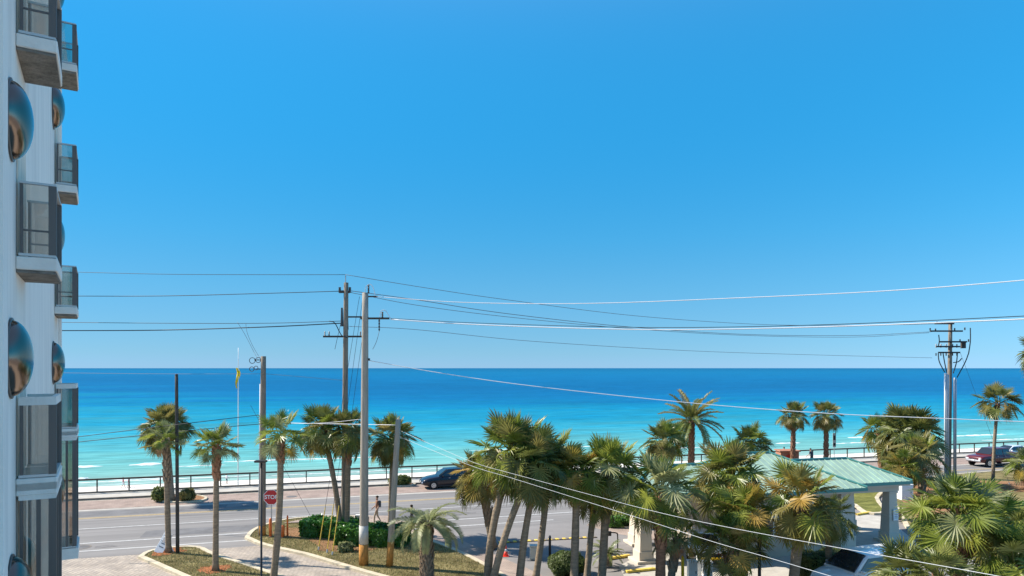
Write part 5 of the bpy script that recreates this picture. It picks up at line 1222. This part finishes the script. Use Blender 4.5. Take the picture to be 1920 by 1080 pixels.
# ------------------------------------------------------------------ people
def cloth(nm, c): return mat(nm, c, .9, .1, noise=(6, .15, 4))
def person(pos, heading, h, label, shirt, legs, stride=.25, lean=0, armsp=.1, shorts=False, seed=1, hair=None, extra=None):
    e = empty('person', tuple(pos), label, 'person', None, heading)
    k = h/1.75
    J = {'pelvis': (0, 0, .95), 'waist': (.02*lean, 0, 1.08), 'chest': (.10*lean, 0, 1.32), 'neck': (.16*lean, 0, 1.48), 'head0': (.19*lean, 0, 1.57), 'head1': (.21*lean+.01, 0, 1.68),
         'hipL': (0, .09, .90), 'kneeL': (stride*.55+.04, .10, .50), 'ankL': (stride*.8, .10, .08), 'toeL': (stride*.8+.17, .11, .03),
         'hipR': (0, -.09, .90), 'kneeR': (-stride*.25+.03, -.10, .50), 'ankR': (-stride, -.10, .10), 'toeR': (-stride+.16, -.11, .03),
         'shL': (.10*lean, .18, 1.42), 'elL': (-.06+.2*lean, .26, 1.14), 'haL': (.10+.35*lean, .24+armsp, .92), 'fiL': (.14+.38*lean, .24+armsp, .83),
         'shR': (.10*lean, -.18, 1.42), 'elR': (.0+.2*lean, -.26, 1.14), 'haR': (.20+.35*lean, -.24-armsp, .98), 'fiR': (.26+.38*lean, -.24-armsp, .91)}
    rad = {'pelvis': .135, 'waist': .12, 'chest': .145, 'neck': .06, 'head0': .085, 'head1': .095, 'hipL': .095, 'kneeL': .062, 'ankL': .04, 'toeL': .035, 'hipR': .095, 'kneeR': .062, 'ankR': .04, 'toeR': .035,
           'shL': .062, 'elL': .042, 'haL': .032, 'fiL': .022, 'shR': .062, 'elR': .042, 'haR': .032, 'fiR': .022}
    ed = [('pelvis', 'waist'), ('waist', 'chest'), ('chest', 'neck'), ('neck', 'head0'), ('head0', 'head1'), ('pelvis', 'hipL'), ('hipL', 'kneeL'), ('kneeL', 'ankL'), ('ankL', 'toeL'), ('pelvis', 'hipR'), ('hipR', 'kneeR'), ('kneeR', 'ankR'), ('ankR', 'toeR'),
          ('chest', 'shL'), ('shL', 'elL'), ('elL', 'haL'), ('haL', 'fiL'), ('chest', 'shR'), ('shR', 'elR'), ('elR', 'haR'), ('haR', 'fiR')]
    names = list(J); me = bpy.data.meshes.new('body'); me.from_pydata([tuple(c*k for c in J[n]) for n in names], [(names.index(a), names.index(b)) for a, b in ed], [])
    o = bpy.data.objects.new('tmp', me); C.objects.link(o)
    sk = o.modifiers.new('skin', 'SKIN'); sb_ = o.modifiers.new('sub', 'SUBSURF'); sb_.levels = 2; sb_.render_levels = 2
    for i, n in enumerate(names): me.skin_vertices[0].data[i].radius = (rad[n]*k, rad[n]*k*(1.15 if n in ('chest', 'waist', 'pelvis') else 1))
    me.skin_vertices[0].data[0].use_root = True
    dg = bpy.context.evaluated_depsgraph_get(); m2 = bpy.data.meshes.new_from_object(o.evaluated_get(dg)); bpy.data.objects.remove(o)
    m2.name = 'body'; m2.materials.clear()
    for m in (M['skin'], shirt, legs, M['black']): m2.materials.append(m)
    for p in m2.polygons:
        c = p.center/k; p.use_smooth = True
        if c.z > 1.475: i = 0
        elif c.z > .98 and (abs(c.y) < .235 or c.z > 1.2): i = 1
        elif abs(c.y) > .2 and c.z > .7: i = 0
        elif c.z > (.50 if shorts else .10): i = 2
        elif c.z > .09: i = 0
        else: i = 3
        p.material_index = i
    link('body', m2, e)
    hd = Vector(J['head1'])*k
    lpart(e, 'hair', lambda b: sphere(b, hd+Vector((-.022, 0, .035))*k, .098*k, 2, (1.0, .93, .88)), hair or M['hair'], True)
    lpart(e, 'nose', lambda b: sphere(b, hd+Vector((.10, 0, -.045))*k, .018*k, 1), M['skin'], True)
    for s in (-1, 1): lpart(e, 'ear', lambda b: sphere(b, hd+Vector((0, s*.092, -.04))*k, .022*k, 1, (1, .5, 1.3)), M['skin'], True)
    for s, n in ((1, 'fiL'), (-1, 'fiR')):
        for q in range(4):
            a = Vector(J[n])*k; lpart(e, 'finger', lambda b: tube(b, [a+Vector((-.02+.014*q, 0, 0)), a+Vector((-.015+.016*q, s*.004, -.05-.01*(q in (1, 2)))), a+Vector((-.005+.016*q, -s*.01, -.085))], [.008, .008, .006], 5), M['skin'])
        lpart(e, 'thumb', lambda b: tube(b, [a+Vector((.02, 0, .03)), a+Vector((.045, 0, -.01)), a+Vector((.045, 0, -.035))], [.010, .009, .007], 5), M['skin'])
    if extra == 'bag':
        lpart(e, 'vest', lambda b: box(b, (-.16*k, 0, 1.25*k), (.18, .30, .42), 0, .05), cloth('pack_grey', (.10, .11, .12)))
        lpart(e, 'carried_stick', lambda b: tube(b, [Vector((.15, -.30, .95)), Vector((.62, -.34, .70))], .018, 6), M['steel'])
    return e
person(G(707, 981, .16), R(200), 1.78, 'person in brown shirt and khaki trousers with a grey pack walking behind the hedge', cloth('brown_shirt', (.22, .12, .08)), cloth('khaki', (.42, .33, .23)), extra='bag')
person(G(772, 999, .12), R(10), 1.72, 'person in dark clothes half hidden behind the silvery feather palm', cloth('dark_top', (.06, .06, .07)), cloth('dark_trousers', (.05, .05, .06)), .2)
person(G(1522, 872, .15), R(115), 1.72, 'person in dark clothing standing at the railing between the slim palms', cloth('navy_top', (.08, .09, .12)), cloth('black_trousers', (.03, .03, .035)), .06, lean=.8)
person(G(1470, 868, .15), R(100), 1.70, 'person by the railing with only the head above the brown kiosk', cloth('pale_top', (.4, .42, .45)), cloth('grey_trousers', (.1, .1, .12)), .05)
def on_beach(x, Z): 
    p = at(x, 800, Z); p.z = beachz(uv(p)[1]); return p
person(on_beach(231, 113), R(20), 1.75, 'person in a red top walking on the sand, left of the pair', cloth('red_top', (.55, .08, .09)), cloth('white_shorts', (.6, .6, .6)), shorts=True)
person(on_beach(241, 113), R(20), 1.65, 'person in a pink top walking on the sand, right of the pair', cloth('pink_top', (.60, .28, .32)), cloth('pale_skirt', (.65, .62, .6)), shorts=True)
person(on_beach(425, 116), R(60), 1.80, 'person in a white shirt and dark shorts alone on the sand', cloth('white_shirt', (.7, .7, .7)), cloth('dark_shorts', (.04, .05, .07)), shorts=True)
